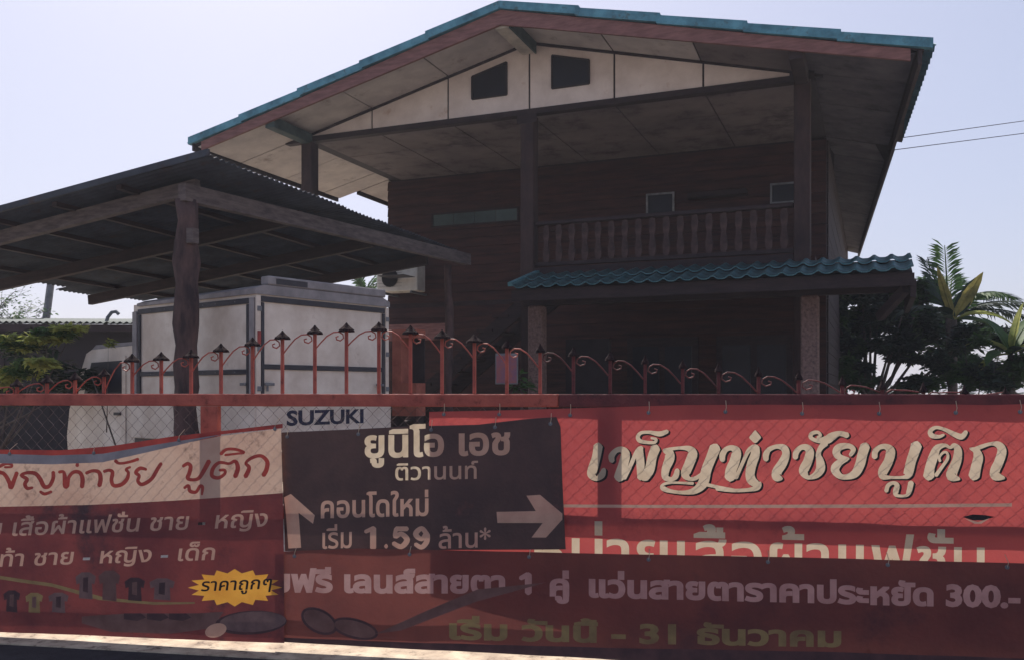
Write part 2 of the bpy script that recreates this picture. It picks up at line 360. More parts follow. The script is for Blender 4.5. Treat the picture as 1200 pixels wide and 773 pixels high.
def window(x0, x1, z0, z1, y=2.86, gm='glass', fm='frame_grey', mull=0, t=.03):
    f = MB().box(x0, x1, y, y+.05, z0, z0+t).box(x0, x1, y, y+.05, z1-t, z1).box(x0, x0+t, y, y+.05, z0+t, z1-t).box(x1-t, x1, y, y+.05, z0+t, z1-t)
    f = f.build('window', M[fm], HOUSE)
    n = mull+1; w = (x1-x0-2*t)/n
    for k in range(n): MB().box(x0+t+k*w+.005, x0+t+(k+1)*w-.005, y+.02, y+.03, z0+t, z1-t).build('pane', M[gm], f)
window(1.02, 1.5, 4.22, 4.58)
window(3.05, 3.5, 4.25, 4.58, fm='steel')
window(-3.05, -1.3, 4.28, 4.55, gm='glass_green', fm='beam_dark', mull=3)
box('shelf', M['beam_dark'], HOUSE, 1.75, 2.7, 2.7, 2.88, 4.42, 4.5)
# balcony: floor, rails, vase shaped balusters
box('balcony_floor', M['wood_wall'], HOUSE, .1, 3.9, .02, 2.88, 2.86, 2.98)
box('floor_beam', M['beam_dark'], HOUSE, .11, 3.64, -.08, .015, 2.84, 3.0)
box('handrail', M['beam_dark'], HOUSE, .11, 3.64, -.045, .045, 3.61, 3.67, c=.01)
box('bottom_rail', M['beam_dark'], HOUSE, .11, 3.64, -.035, .035, 3.03, 3.08)
bp = [(.03,3.08),(.047,3.14),(.05,3.22),(.03,3.33),(.026,3.36),(.04,3.42),(.05,3.5),(.03,3.61)]
poly = [(r, z) for r, z in bp]+[(-r, z) for r, z in bp[::-1]]
b0 = MB().prism(poly, .03, 'y', -.015).build('baluster', M['baluster'], HOUSE); b0.location = (.26, 0, 0)
for k in range(1, 18): copy_part(b0, HOUSE, (.26+.192*k, random.uniform(-.004, .004), 0))
# lean-to roof over the verandah
LE = ((-1.09, 2.60), (-.13, 2.865))
def zl(b): return LE[0][1]+(b-LE[0][0])*(LE[1][1]-LE[0][1])/(LE[1][0]-LE[0][0])
def ltile(b0, b1, lift0, lift1):
    w = .2; out = MB(); xs = frange(-.015, w+.01, 8); th = .014
    for t in (0, -th):
        vs, fs = grid(xs, [b0, b1], lambda x, b: (x, b, zl(b)+(lift0 if b == b0 else lift1)+(.019*cos(2*pi*x/w)+.006*cos(4*pi*x/w))+t))
        out.add(vs, fs if t == 0 else [f[::-1] for f in fs])
    n = len(xs); m2 = 2*n
    for j in (0, 1):
        for i in range(n-1): p = j*n+i; out.f.append((p, p+1, p+1+m2, p+m2))
    for i in (0, n-1): out.f.append((i, i+n, i+n+m2, i+m2))
    return out
protos = [ltile(-1.16, -.62, .035, .03).build('roof_tile', M['tile_old'], HOUSE, True), ltile(-.68, -.1, .065, .035).build('roof_tile', M['tile_old'], HOUSE, True)]
for j, pr in enumerate(protos):
    pr.location = (.2, 0, 0)
    for k in range(1, 24): copy_part(pr, HOUSE, (.2+.2*k, random.uniform(-.01, .01), random.uniform(-.004, .004)))
MB().beam((.16, -1.13, zl(-1.13)+.06), (.16, -.1, zl(-.1)+.06), .07, .05).build('verge_tile', M['tile_old'], HOUSE)
v = MB().add([(.2,-1.06,zl(-1.06)-.045),(5.0,-1.06,zl(-1.06)-.045),(5.0,-.1,zl(-.1)-.045),(.2,-.1,zl(-.1)-.045),(.2,-1.06,zl(-1.06)-.02),(5.0,-1.06,zl(-1.06)-.02),(5.0,-.1,zl(-.1)-.02),(.2,-.1,zl(-.1)-.02)],
             [(3,2,1,0),(4,5,6,7),(0,1,5,4),(1,2,6,5),(2,3,7,6),(3,0,4,7)]); v.build('lean_to_decking', M['beam_dark'], HOUSE)
box('eave_board', M['beam_dark'], HOUSE, .16, 5.02, -1.09, -1.06, 2.43, 2.57)
box('eave_beam', M['beam_dark'], HOUSE, .1, 5.02, -.50, -.38, 2.42, 2.56)
box('side_beam', M['beam_dark'], HOUSE, 4.98, 5.04, -1.05, 1.2, 2.30, 2.50)
box('ceiling_panel', M['joint'], HOUSE, .1, 5.0, -.1, 2.9, 2.78, 2.80)
br = MB().beam((4.93, -1.0, 2.40), (4.66, -.62, 2.12), .08, .10); br.build('brace', M['beam_dark'], HOUSE)
for a in (.284, 3.87):
    MB().cbox(a-.105, a+.105, -.54, -.33, 0, 2.418, c=.02).build('pillar', M['pillar'], HOUSE)
box('wall', M['wall_low'], HOUSE, .45, 1.1, .3, .42, 0, 2.0)
# ground floor doors deep under the balcony
for x0 in (.7, 2.2):
    d = MB().box(x0, x0+1.2, 2.84, 2.88, 0, 2.15).build('door', M['beam_dark'], HOUSE)
    MB().box(x0+.1, x0+.55, 2.825, 2.838, 1.1, 2.0).build('pane', M['glass'], d); MB().box(x0+.65, x0+1.1, 2.825, 2.838, 1.1, 2.0).build('pane', M['glass'], d)
    MB().box(x0+.57, x0+.62, 2.79, 2.838, 1.0, 1.12).build('handle', M['steel'], d)
# outside stair rising to the balcony
for dy in (.35, 1.25):
    MB().beam((-3.3, dy, .1), (.09, dy, 2.78), .05, .22).build('stair_stringer', M['beam_dark'], HOUSE)
for k in range(13):
    t = (k+.6)/13.2; x = -3.3+3.39*t; z = .1+2.68*t+.1
    box('stair_tread', M['post'], HOUSE, x-.14, x+.12, .3, 1.3, z, z+.035)
# brick coloured band with gate under the air conditioner
box('wall_band', M['barge'], HOUSE, -3.9, -2.7, 2.78, 2.86, 2.2, 2.5)

# air conditioner on the corner
AC = thing('air_conditioner', 'cream outdoor air conditioner unit high on the house wall above the truck roof', 'air conditioner', (.25+cos(R(22))*-3.48+sin(R(22))*2.5, 12.9-sin(R(22))*-3.48+cos(R(22))*2.45, 3.06), R(-22))
body = MB().cbox(-.42, .42, -.16, .16, 0, .50, c=.015).build('casing', M['ac'], AC)
box('grille_panel', M['truck_frame'], AC, -.40, .13, -.168, -.1605, .04, .46)
for k in range(6): MB().box(-.38, .11, -.174, -.170, .09+.062*k, .094+.062*k).build('grille_bar', M['joint'], AC)
MB().prism([(-.135+.17*cos(t*pi/8), .25+.17*sin(t*pi/8)) for t in range(16)], .004, 'y', -.180).build('fan_cover', M['rubber'], AC)
MB().lathe([(.045, 0), (.045, .006)], n=12).build('badge', M['p_grey'], AC)
g = AC.children[-1]; g.rotation_euler = (R(90), 0, 0); g.location = (.27, -.161, .4)
for x in (-.3, .3): MB().box(x-.02, x+.02, -.18, .42, -.04, -.001).build('bracket', M['steel'], AC)

# ------------------------------------------------------------------ carport
CP = thing('carport', 'open carport with dark corrugated zinc roof on a thick rough trunk post', 'carport', (-2.9, 8.0, 0), R(-22))
A1, A0 = .40, -4.5; B0, B1 = -.15, 4.75
def zc(a, b=1.0): return 3.27-(A1-a)*.116-.024*(b+.15)
nsh = 7; wsh = (B1-B0)/nsh
for k in range(nsh):
    b0 = B0+k*wsh; out = MB(); bs = frange(b0-.02, b0+wsh+.02, 50); lo = A0+[.0, .05, -.05, .1, -.12, .0, .22][k]; hi = A1+random.uniform(-.015, .015)
    for t in (0, -.004):
        vs, fs = grid([lo, hi], bs, lambda x, b: (x, b, zc(x, b)+.013*cos(2*pi*b/.076)+.002*k+t)); out.add(vs, [f[::-1] for f in fs] if t == 0 else fs)
    n2 = len(bs)*2
    for i in range(len(bs)-1):
        for j in (0, 1): p, q = 2*i+j, 2*(i+1)+j; out.f.append((p, q, q+n2, p+n2))
    out.build('roof_sheet', M['zinc'], CP, True)
MB().beam((A1-.02, B0-.01, zc(A1, B0)+.03), (A0+.05, B0-.01, zc(A0, B0)+.03), .03, .06).build('verge_flashing', M['zinc'], CP)
MB().beam((.03, -.1, 3.0), (.52, 4.85, 3.05), .09, .15).build('beam', M['timber_grey'], CP)
for b in (0.16, 1.55, 3.0, 4.4):
    MB().beam((.12 if b > .5 else -.02, b, zc(.1, b)-.12), (A0+.1, b, zc(A0, b)-.12), .07, .13).build('rafter', M['timber_grey'] if b < 1 else M['beam_dark'], CP)
for a in (-.7, -1.5, -2.3, -3.1, -3.9): MB().beam((a, B0+.05, zc(a, B0)-.035), (a, B1-.05, zc(a, B1)-.035), .06, .045).build('purlin', M['beam_dark'], CP)
# trunk post, knobbly
def trunk(parent, name, x, y, h, r, m, seed=1, n=12, lean=(0, 0)):
    rd = random.Random(seed); out = MB(); k0 = 0; rings = 16
    for i in range(rings+1):
        z = h*i/rings; f = 1+.14*rd.uniform(-1, 1)+(.25 if i < 2 else 0)
        cx = x+lean[0]*z+.02*rd.uniform(-1, 1); cy = y+lean[1]*z
        for k in range(n): t = 2*pi*k/n; rr = r*f*(1+.1*rd.uniform(-1, 1)); out.v.append((cx+rr*cos(t), cy+rr*sin(t), z))
    for i in range(rings):
        for k in range(n): out.f.append((i*n+k, i*n+(k+1) % n, (i+1)*n+(k+1) % n, (i+1)*n+k))
    out.f.append(tuple(rings*n+k for k in range(n)))
    return out.build(name, m, parent, True)
trunk(CP, 'post', 0, 0, 2.95, .105, M['trunk'], 3)
box('cleat', M['timber_grey'], CP, .08, .15, -.1, -.02, 2.55, 2.68)
trunk(CP, 'post', .35, 4.6, 2.95, .055, M['trunk'], 5)
trunk(CP, 'post', A0+.2, .1, 2.5, .08, M['trunk'], 6); trunk(CP, 'post', A0+.2, 4.5, 2.5, .08, M['trunk'], 8)

# ------------------------------------------------------------------ truck (local x across the tail, y forward, z up)
TK = thing('pickup_truck', 'small pickup truck with dusty white cargo box parked under the carport', 'truck', (-2.243, 7.85, 0), R(52))
BW, BL = 1.6, 2.06
box('box_body', M['truck'], TK, .012, BW-.012, .012, BL-.012, 1.17, 2.12)
rf = MB(); rf.prism([(-.012, 2.10), (BW+.012, 2.10), (BW+.012, 2.15), (BW-.08, 2.185), (.08, 2.185), (-.012, 2.15)], BL-.1, 'y', -.012)
rf.v = [(x, y, z-(.05*max(0, y-1.5) if z > 2.14 else 0)) for x, y, z in rf.v]
rf.build('box_roof', M['truck_trim'], TK)
# dark frame members, each a bar of its own
def bar(x0, x1, y0, y1, z0, z1, m='truck_frame', n='frame_bar'): return box(n, M[m], TK, x0, x1, y0, y1, z0, z1, c=.004)
bar(.05, BW-.05, -.006, .008, 2.035, 2.085); bar(.05, BW-.05, -.006, .008, 1.445, 1.49)
bar(.052, .085, -.009, .008, 1.18, 2.03); bar(BW-.085, BW-.052, -.009, .008, 1.18, 2.03)
bar(0, .045, -.012, .012, 1.17, 2.09, 'truck', 'corner_post'); bar(BW-.045, BW, -.012, .012, 1.17, 2.09, 'truck', 'corner_post')
bar(-.006, .008, .10, 1.95, 2.02, 2.07); bar(-.006, .008, .10, 1.95, 1.40, 1.445)
for y in (.10, .98, 1.90): bar(-.009, .008, y, y+.035, 1.18, 2.015)
bar(-.012, .012, .02, .09, 1.17, 2.07, 'truck_trim', 'corner_post'); bar(-.012, .012, 1.96, 2.04, 1.17, 2.05, 'truck_trim', 'corner_post')
for (x, y) in ((.13, -.02), (BW-.13, -.02)):
    MB().cbox(x-.05, x+.05, -.03, -.01, 1.30, 1.325, c=.004).cbox(x-.03, x-.015, -.03, -.01, 1.25, 1.30, c=.003).build('latch', M['steel'], TK)
MB().cbox(-.03, -.013, .12, .2, 1.30, 1.325, c=.004).build('latch', M['steel'], TK)
for z in (1.25, 1.6, 1.95):
    for x in (.0, BW-.05): box('hinge', M['steel'], TK, x+.002, x+.048, -.02, -.0125, z, z+.045, c=.003)
for y in (.3, .6, .8, 1.2, 1.45, 1.7):
    for z in (1.422, 2.045): MB().lathe([(.007, 0), (.004, .004)], n=8).build('rivet', M['steel'], TK).matrix_local = Matrix.Translation((-.007, y, z)) @ Matrix.Rotation(R(-90), 4, 'Y')
box('marker_lamp', M['lens_red'], TK, .003, .038, -.026, -.0125, 1.66, 1.78, c=.004)
lp = box('roof_sign', M['truck_trim'], TK, .12, BW-.05, -.02, .10, 2.19, 2.27, c=.01)
MB().box(.2, .55, -.024, -.021, 2.2, 2.25).build('lamp_panel', M['truck_frame'], lp)
# bed, tailgate, chassis
tg = box('tailgate', M['truck'], TK, -.008, BW+.008, -.035, -.002, .80, 1.15, c=.008)
MB().box(.05, BW-.05, -.045, -.036, 1.118, 1.14).build('edge_strip', M['truck_trim'], tg)
box('bed_side', M['truck'], TK, -.012, .03, -.001, BL, .78, 1.16, c=.008); box('bed_side', M['truck'], TK, BW-.03, BW+.012, -.001, BL, .78, 1.16, c=.008)
box('bed_floor', M['truck_frame'], TK, .03, BW-.03, 0, BL, .72, .79)
box('chassis', M['truck_frame'], TK, .3, BW-.3, .1, 3.4, .42, .6)
box('bumper', M['truck_frame'], TK, .1, BW-.1, -.1, -.02, .50, .60, c=.01)
for x in (.1, BW-.2): box('tail_lamp', M['lens_red'], TK, x, x+.1, -.05, -.037, .65, .78, c=.004)
def wheel(x, y, side):
    t = MB(); t.lathe([(.20, 0), (.27, .0), (.29, .02), (.29, .13), (.27, .15), (.20, .15)], n=20); t = t.build('wheel', M['rubber'], TK, False)
    t.rotation_euler = (0, R(90), 0); t.location = (x, y, .29)
    MB().lathe([(.17, .02), (.20, .0), (.20, .15), (.15, .14), (.05, .12)], n=16).build('rim', M['truck_trim'], t)
for y in (.55, 2.9):
    wheel(0, y, -1); wheel(BW-.15, y, 1)
cabp = [(2.12, .45), (3.52, .45), (3.56, .75), (3.50, 1.05), (3.12, 1.66), (3.0, 1.70), (2.16, 1.72), (2.12, 1.66)]
cb = MB().prism(cabp, BW-.12, 'x', .06).build('cab', M['truck'], TK)
MB().prism([(2.9, 1.708), (3.04, 1.70), (2.95, 1.75), (2.2, 1.76), (2.16, 1.725)], BW-.16, 'x', .08).build('cab_roof', M['truck_trim'], TK)
for x0, x1 in ((.047, .058), (BW-.058, BW-.047)):
    d = MB().prism([(2.28, .62), (3.25, .62), (3.28, 1.08), (3.02, 1.60), (2.28, 1.62)], x1-x0, 'x', x0).build('cab_door', M['truck'], TK)
    MB().prism([(2.35, 1.12), (3.18, 1.12), (2.97, 1.56), (2.35, 1.57)], .006, 'x', x0-.007 if x0 < .5 else x1+.001).build('side_window', M['glass'], d)
    MB().box(x0-.02 if x0 < .5 else x1, x0 if x0 < .5 else x1+.02, 2.36, 2.48, 1.0, 1.03).build('handle', M['truck_frame'], d)
MB().add([(.14, 3.49, 1.08), (BW-.14, 3.49, 1.08), (BW-.2, 3.14, 1.64), (.2, 3.14, 1.64), (.14, 3.515, 1.10), (BW-.14, 3.515, 1.10), (BW-.2, 3.16, 1.655), (.2, 3.16, 1.655)],
         [(0,1,2,3),(7,6,5,4),(0,4,5,1),(1,5,6,2),(2,6,7,3),(3,7,4,0)]).build('windscreen', M['glass'], TK)
for x in (.16, BW-.36): box('headlight', M['lens_white'], TK, x, x+.2, 3.54, 3.58, .78, .92, c=.01)
MB().cbox(-.14, -.03, 3.1, 3.16, 1.1, 1.28, c=.01).build('wing_mirror', M['truck_frame'], TK)

# ------------------------------------------------------------------ outlines to filled sheets (letters, print)
def cdt_fill(contours, cell=None):
    """filled triangles of a set of closed contours, non-zero winding"""
    vs, es = [], []
    for c in contours:
        k = len(vs); n = len(c)
        vs += [Vector(p) for p in c]; es += [(k+i, k+(i+1) % n) for i in range(n)]
    if cell and vs:
        x0 = min(v.x for v in vs); x1 = max(v.x for v in vs); y0 = min(v.y for v in vs); y1 = max(v.y for v in vs)
        for i in range(int((x1-x0)/cell)):
            for j in range(int((y1-y0)/cell)): vs.append(Vector((x0+(i+.53)*cell, y0+(j+.47)*cell)))
    r = geometry.delaunay_2d_cdt(vs, es, [], 0, 1e-6)
    ov, of = r[0], r[2]; out = []
    segs = []
    for c in contours:
        n = len(c)
        for i in range(n):
            a, b = c[i], c[(i+1) % n]
            if a[1] != b[1]: segs.append((a, b))
    for f in of:
        cx = sum(ov[i].x for i in f)/len(f); cy = sum(ov[i].y for i in f)/len(f); w = 0
        for a, b in segs:
            if (a[1] <= cy) != (b[1] <= cy):
                t = (cy-a[1])/(b[1]-a[1])
                if a[0]+t*(b[0]-a[0]) > cx: w += 1 if b[1] > a[1] else -1
        if w: out.append(tuple(f))
    return [(v.x, v.y) for v in ov], out
def text_contours(body, bold=0.0, spacing=1.0):
    """outlines of a line of text, letter height about 1"""
    res = []
    c = bpy.data.curves.new('text', 'FONT'); c.body = body; c.size = 1; c.fill_mode = 'NONE'; c.resolution_u = 3; c.space_character = spacing
    o = bpy.data.objects.new('text', c); C.objects.link(o)
    dg = bpy.context.evaluated_depsgraph_get(); me = bpy.data.meshes.new_from_object(o.evaluated_get(dg))
    adj = {}
    for e in me.edges:
        a, b = e.vertices; adj.setdefault(a, []).append(b); adj.setdefault(b, []).append(a)
    # spline order keeps vertex order, so walk the loops
    seen = set()
    for s in range(len(me.vertices)):
        if s in seen or s not in adj: continue
        loop = [s]; seen.add(s); cur = s; nxt = s+1 if s+1 in adj[s] else adj[s][0]
        while nxt not in seen:
            loop.append(nxt); seen.add(nxt); cur = nxt
            cand = [q for q in adj[cur] if q not in seen]
            if not cand: break
            nxt = cand[0]
        pts = [(me.vertices[i].co.x, me.vertices[i].co.y) for i in loop]
        if len(pts) > 2:
            q = [pts[0]]
            for p in pts[1:]:
                if hypot(p[0]-q[-1][0], p[1]-q[-1][1]) > 1e-4: q.append(p)
            if hypot(q[0][0]-q[-1][0], q[0][1]-q[-1][1]) < 1e-4: q.pop()
            if len(q) > 2: res.append(q)
    bpy.data.objects.remove(o); bpy.data.curves.remove(c); bpy.data.meshes.remove(me)
    if bold:
        # push every point outwards from the ink; the sense of an outline is that of the largest contour it touches
        out = []; bb = [(min(p[0] for p in q), min(p[1] for p in q), max(p[0] for p in q), max(p[1] for p in q)) for q in res]
        par = list(range(len(res)))
        def find(i):
            while par[i] != i: i = par[i]
            return i
        for i in range(len(res)):
            for k in range(i):
                if bb[i][0] < bb[k][2] and bb[k][0] < bb[i][2] and bb[i][1] < bb[k][3] and bb[k][1] < bb[i][3]: par[find(i)] = find(k)
        lead = {}
        for i, q in enumerate(res):
            f = find(i)
            if f not in lead or abs(area(q)) > abs(lead[f]): lead[f] = area(q)
        for qi, q in enumerate(res):
            sg = 1 if lead[find(qi)] < 0 else -1
            n = len(q); nq = []
            for i in range(n):
                a, b, d = q[i-1], q[i], q[(i+1) % n]
                ux, uy = b[0]-a[0], b[1]-a[1]; wx, wy = d[0]-b[0], d[1]-b[1]
                lu, lw = hypot(ux, uy), hypot(wx, wy); ux /= lu; uy /= lu; wx /= lw; wy /= lw
                nx, ny = -(uy+wy), ux+wx; l = hypot(nx, ny)
                if l < .3: nx, ny, l = -uy, ux, 1
                k = sg*bold/max(.5, l/2); nq.append((b[0]+nx/l*k, b[1]+ny/l*k))
            out.append(nq)
        res = out
    return res
def area(c): return .5*sum(c[i-1][0]*c[i][1]-c[i][0]*c[i-1][1] for i in range(len(c)))
def stroke_contour(pts, sub=5):
    """ribbon of varying half width along a smooth path, round ends"""
    P = [Vector((p[0], p[1], p[2])) for p in pts]; Q = []
    for i in range(len(P)-1):
        p0, p1, p2, p3 = P[max(i-1, 0)], P[i], P[i+1], P[min(i+2, len(P)-1)]
        for k in range(sub):
            t = k/sub; Q.append(.5*((2*p1)+(p2-p0)*t+(2*p0-5*p1+4*p2-p3)*t*t+(3*p1-p0-3*p2+p3)*t**3))
    Q.append(P[-1]); L, Rr = [], []
    n = len(Q)
    for i in range(n):
        d = Vector((Q[min(i+1, n-1)].x-Q[max(i-1, 0)].x, Q[min(i+1, n-1)].y-Q[max(i-1, 0)].y))
        if d.length < 1e-9: d = Vector((1, 0))
        d.normalize(); w = max(Q[i].z, .5); nx, ny = -d.y*w, d.x*w
        L.append((Q[i].x+nx, Q[i].y+ny)); Rr.append((Q[i].x-nx, Q[i].y-ny))
    def cap(q, d, w):
        a0 = atan2(d.y, d.x); return [(q.x+w*cos(a0+t), q.y+w*sin(a0+t)) for t in (-.9, 0, .9)]
    d1 = Vector((Q[-1].x-Q[-2].x, Q[-1].y-Q[-2].y)); d0 = Vector((Q[0].x-Q[1].x, Q[0].y-Q[1].y))
    return Rr+cap(Q[-1], d1, Q[-1].z*.75)+L[::-1]+cap(Q[0], d0, Q[0].z*.75)

# ------------------------------------------------------------------ gate (local x along it, y away from the street)
GATE = thing('iron_gate', 'salmon red iron gate with arrow tipped bars, curled scrolls and chain link mesh', 'gate', (0, 4.15, 0), -GA)
def gs(u, n=0.0):            # photo column -> distance along the gate, at depth n
    p = (u-CU)/F; return (p*(4.15+n*cos(GA))-n*sin(GA))/(cos(GA)+p*sin(GA))
def gz(u, v, n=0.0):
    s = gs(u, n); Y = 4.15-s*sin(GA)+n*cos(GA); return CH+(HV-v)/F*Y
GL, GR = -4.3, 3.6
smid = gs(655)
def zrail(s): return 1.236+.004*s/3
box('top_rail', M['gate'], GATE, GL, smid-.001, -.02, .02, 1.178, 1.238, c=.004)
tr2 = box('top_rail', M['gate_dull'], GATE, smid+.001, GR, -.02, .02, 1.178, 1.238, c=.004); tr2['label'] = 'darker maroon length of top rail'  # top rail and bars are darker maroon from here rightwards
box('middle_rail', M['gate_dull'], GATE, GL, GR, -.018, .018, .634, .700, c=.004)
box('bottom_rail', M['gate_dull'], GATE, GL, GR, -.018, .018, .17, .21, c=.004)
for u in (247, 711):
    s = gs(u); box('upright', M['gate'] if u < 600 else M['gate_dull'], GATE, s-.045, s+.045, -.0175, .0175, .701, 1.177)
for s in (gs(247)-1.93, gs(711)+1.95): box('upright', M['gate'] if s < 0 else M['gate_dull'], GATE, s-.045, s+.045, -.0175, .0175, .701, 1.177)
# chain link: zigzag wires, one mesh (thin, too many to pick apart)
cl = MB(); dx = .0315; zt0, zb0 = 1.176, .72; nn = int((zt0-zb0)/dx); k = 0
while GL+k*dx < GR:
    pts = []
    for j in range(nn+1):
        odd = (j+k) % 2; pts.append((GL+(k+odd)*dx+(.001 if odd else -.001), .010+(.0015 if odd else -.0015), zt0-(zt0-zb0)*j/nn))
    cl.tube(pts, .0012, 3, False); k += 1
o = cl.build('chain_link_mesh', M['wire'], GATE); o['kind'] = 'stuff'
# bars with arrow heads; heads follow an arch
ub = [-55, -17, 20, 55, 88, 122, 155, 189, 224, 259, 296, 331, 369, 406, 444, 481, 518, 556, 594, 633, 672, 715, 756, 800, 842, 889, 936, 987, 1034, 1082, 1130, 1178, 1228]
vt = {-55:449, -17:445, 20:441, 122:429, 155:412, 189:410, 224:407, 259:400, 296:393, 331:385, 369:379, 406:376, 444:375, 481:379, 518:384, 556:389, 594:395, 633:400, 672:404, 715:409, 756:413, 800:418, 842:422, 889:427, 936:431, 987:437, 1034:442, 1082:445, 1130:448, 1178:450, 1228:452}
def vtop(u):
    ks = sorted(vt); 
    for a, b in zip(ks, ks[1:]):
        if a <= u <= b: return vt[a]+(vt[b]-vt[a])*(u-a)/(b-a)
def arrow(parent, s, z, m, sc=1.0):
    h = MB(); k = sc
    h.lathe([(.008*k, z-.004), (.042*k, z-.008), (.038*k, z+.002), (.020*k, z+.016), (.010*k, z+.026), (.002, z+.036)], c=(s, 0), n=8)
    h.build('arrow_head', m, parent)
bars = []
for u in ub:
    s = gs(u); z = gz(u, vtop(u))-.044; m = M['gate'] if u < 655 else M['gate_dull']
    b = MB().cbox(s-.0075, s+.0075, -.0075, .0075, 1.2385, z, c=.002).build('spear_bar', m, GATE)
    arrow(b, s, z, M['spear'], (1 if u > 130 else .8) if u < 560 else .6 if u < 720 else .45); bars.append((s, z, m))
for (s0, z0, m0), (s1, z1, m1) in zip(bars, bars[1:]):
    right = s0 > gs(430)
    if right: A, zA, B, zB = s1, z1, s0, z0
    else: A, zA, B, zB = s0, z0, s1, z1
    d = B-A; zh = max(zA, zB); zl_ = max(1.245, zA-.075)
    f = lambda t, z: (A+d*t, .004 if right else -.004, z)
    top = zB-.008
    pts = [f(.05, zl_), f(.2, zl_+(top-zl_)*.35), f(.4, zl_+(top-zl_)*.75), f(.6, top-.002), f(.78, top), f(.9, top-.012), f(.92, top-.03), f(.82, top-.042), f(.7, top-.036), f(.68, top-.024), f(.76, top-.02)]
    MB().tube(pts, .0035, 5).build('scroll', m1, GATE)

# ------------------------------------------------------------------ banners hung on the street side of the gate
class Banner:
    def __init__(self, name, label, n0, amp, seed):
        self.n0 = n0; self.amp = amp; self.ph = seed; self.layers = []
        self.root = thing(name, label, 'banner', gp(0, n0, 0), -GA)
    def y(self, s, z):      # waves of the hanging cloth, in metres from its plane
        p = self.ph; a = self.amp
        return a*(.35*abs(sin(6.3*(s+.55*z)+p))+.5*sin(5.1*s+p)+.35*sin(11.3*s+2.3*z+2*p)+.25*sin(7.7*z-3.1*s+3*p)+.16*sin(23*s-6*z+p))
    def loc(self, u, v):    # photo pixel -> (s, z) on the plane of this banner
        return gs(u, self.n0), gz(u, v, self.n0)
    def put(self, s, z, d=0.0): return (s-gs(CU, self.n0)+gs(CU, self.n0), self.y(s, z)-d, z)
    def sheet(self, name, poly_uv, m, d=0.0, cell=.05, parent=None):
        c = [self.loc(u, v) for u, v in poly_uv]; dens = []
        for i in range(len(c)):
            a, b = c[i], c[(i+1) % len(c)]; n = max(1, int(hypot(b[0]-a[0], b[1]-a[1])/.04))
            dens += [(a[0]+(b[0]-a[0])*k/n, a[1]+(b[1]-a[1])*k/n) for k in range(n)]
        return self.fill(name, [dens], m, d, cell, parent)
    def fill(self, name, contours, m, d, cell=.05, parent=None):
        self.layers.append((d, len(self.layers), name, [c for c in contours if len(c) > 2], m))
    def finish(self):
        """print and cloth are one sheet: cut it along every outline and give each piece to the topmost print"""
        ls = sorted(self.layers); vs, es = [], []
        for L in ls:
            for c in L[3]:
                k = len(vs); n = len(c); vs += [Vector(p) for p in c]; es += [(k+i, k+(i+1) % n) for i in range(n)]
        x0 = min(v.x for v in vs); x1 = max(v.x for v in vs); y0 = min(v.y for v in vs); y1 = max(v.y for v in vs); cell = .035
        for i in range(int((x1-x0)/cell)+1):
            for j in range(int((y1-y0)/cell)+1): vs.append(Vector((x0+(i+.53)*cell, y0+(j+.47+.3*(i % 2))*cell)))
        r = geometry.delaunay_2d_cdt(vs, es, [], 0, 1e-6); ov = np.array([tuple(v) for v in r[0]]); of = [tuple(f) for f in r[2]]
        cen = np.array([ov[list(f)].mean(0) for f in of]); own = np.full(len(of), -1)
        for li, L in enumerate(ls):
            w = np.zeros(len(of), int)
            for c in L[3]:
                c = np.array(c); lo, hi = c.min(0), c.max(0)
                ix = np.where((cen[:, 0] > lo[0]) & (cen[:, 0] < hi[0]) & (cen[:, 1] > lo[1]) & (cen[:, 1] < hi[1]))[0]
                if not len(ix): continue
                P = cen[ix]; ww = np.zeros(len(ix), int)
                for a, b in zip(c, np.roll(c, -1, 0)):
                    if a[1] == b[1]: continue
                    cr = (a[1] <= P[:, 1]) != (b[1] <= P[:, 1]); xx = a[0]+(P[:, 1]-a[1])/(b[1]-a[1])*(b[0]-a[0])
                    ww += np.where(cr & (xx > P[:, 0]), 1 if b[1] > a[1] else -1, 0)
                w[ix] += ww
            own[w != 0] = li
        for li, L in enumerate(ls):
            fs = [of[i] for i in np.where(own == li)[0]]
            groups = [fs]
            if L[2] != 'cloth':
                par = {}
                def find(x):
                    while par.setdefault(x, x) != x: par[x] = par[par[x]]; x = par[x]
                    return x
                for f in fs:
                    for q in f[1:]: par[find(q)] = find(f[0])
                g = {}
                for f in fs: g.setdefault(find(f[0]), []).append(f)
                groups = list(g.values())
                big = [q for q in groups if len(q) > 2]; groups = big or groups
            for fs in groups:
                if not fs: continue
                ids = sorted({i for f in fs for i in f}); mp = {q: i for i, q in enumerate(ids)}
                MB().add([(ov[i][0], self.y(ov[i][0], ov[i][1]), ov[i][1]) for i in ids], [tuple(mp[i] for i in f) for f in fs]).build(L[2], L[4], self.root, True)
    def text(self, body, u0, u1, vbase0, vbase1, h, m, bold=0.0, d=.003, shear=0.0, spacing=1.0, name='letter', parent=None, curve=0.0):
        """one line of text from column u0 to u1 with its baseline at vbase0..vbase1; h = height of a tall letter in photo px"""
        cs = text_contours(body, bold, spacing)
        x0 = min(p[0] for c in cs for p in c); x1 = max(p[0] for c in cs for p in c)
        XH = .55 # height of a Thai consonant in font units
        out = []
        for c in cs:
            q = []
            for x, y in c:
                t = (x-x0)/(x1-x0); k = h/XH
                u = u0+(u1-u0)*t+shear*y*k; v = vbase0+(vbase1-vbase0)*t-y*k+curve*4*t*(1-t)
                q.append(self.loc(u, v))
            out.append(q)
        return self.fill(name, out, m, d, .04, parent)
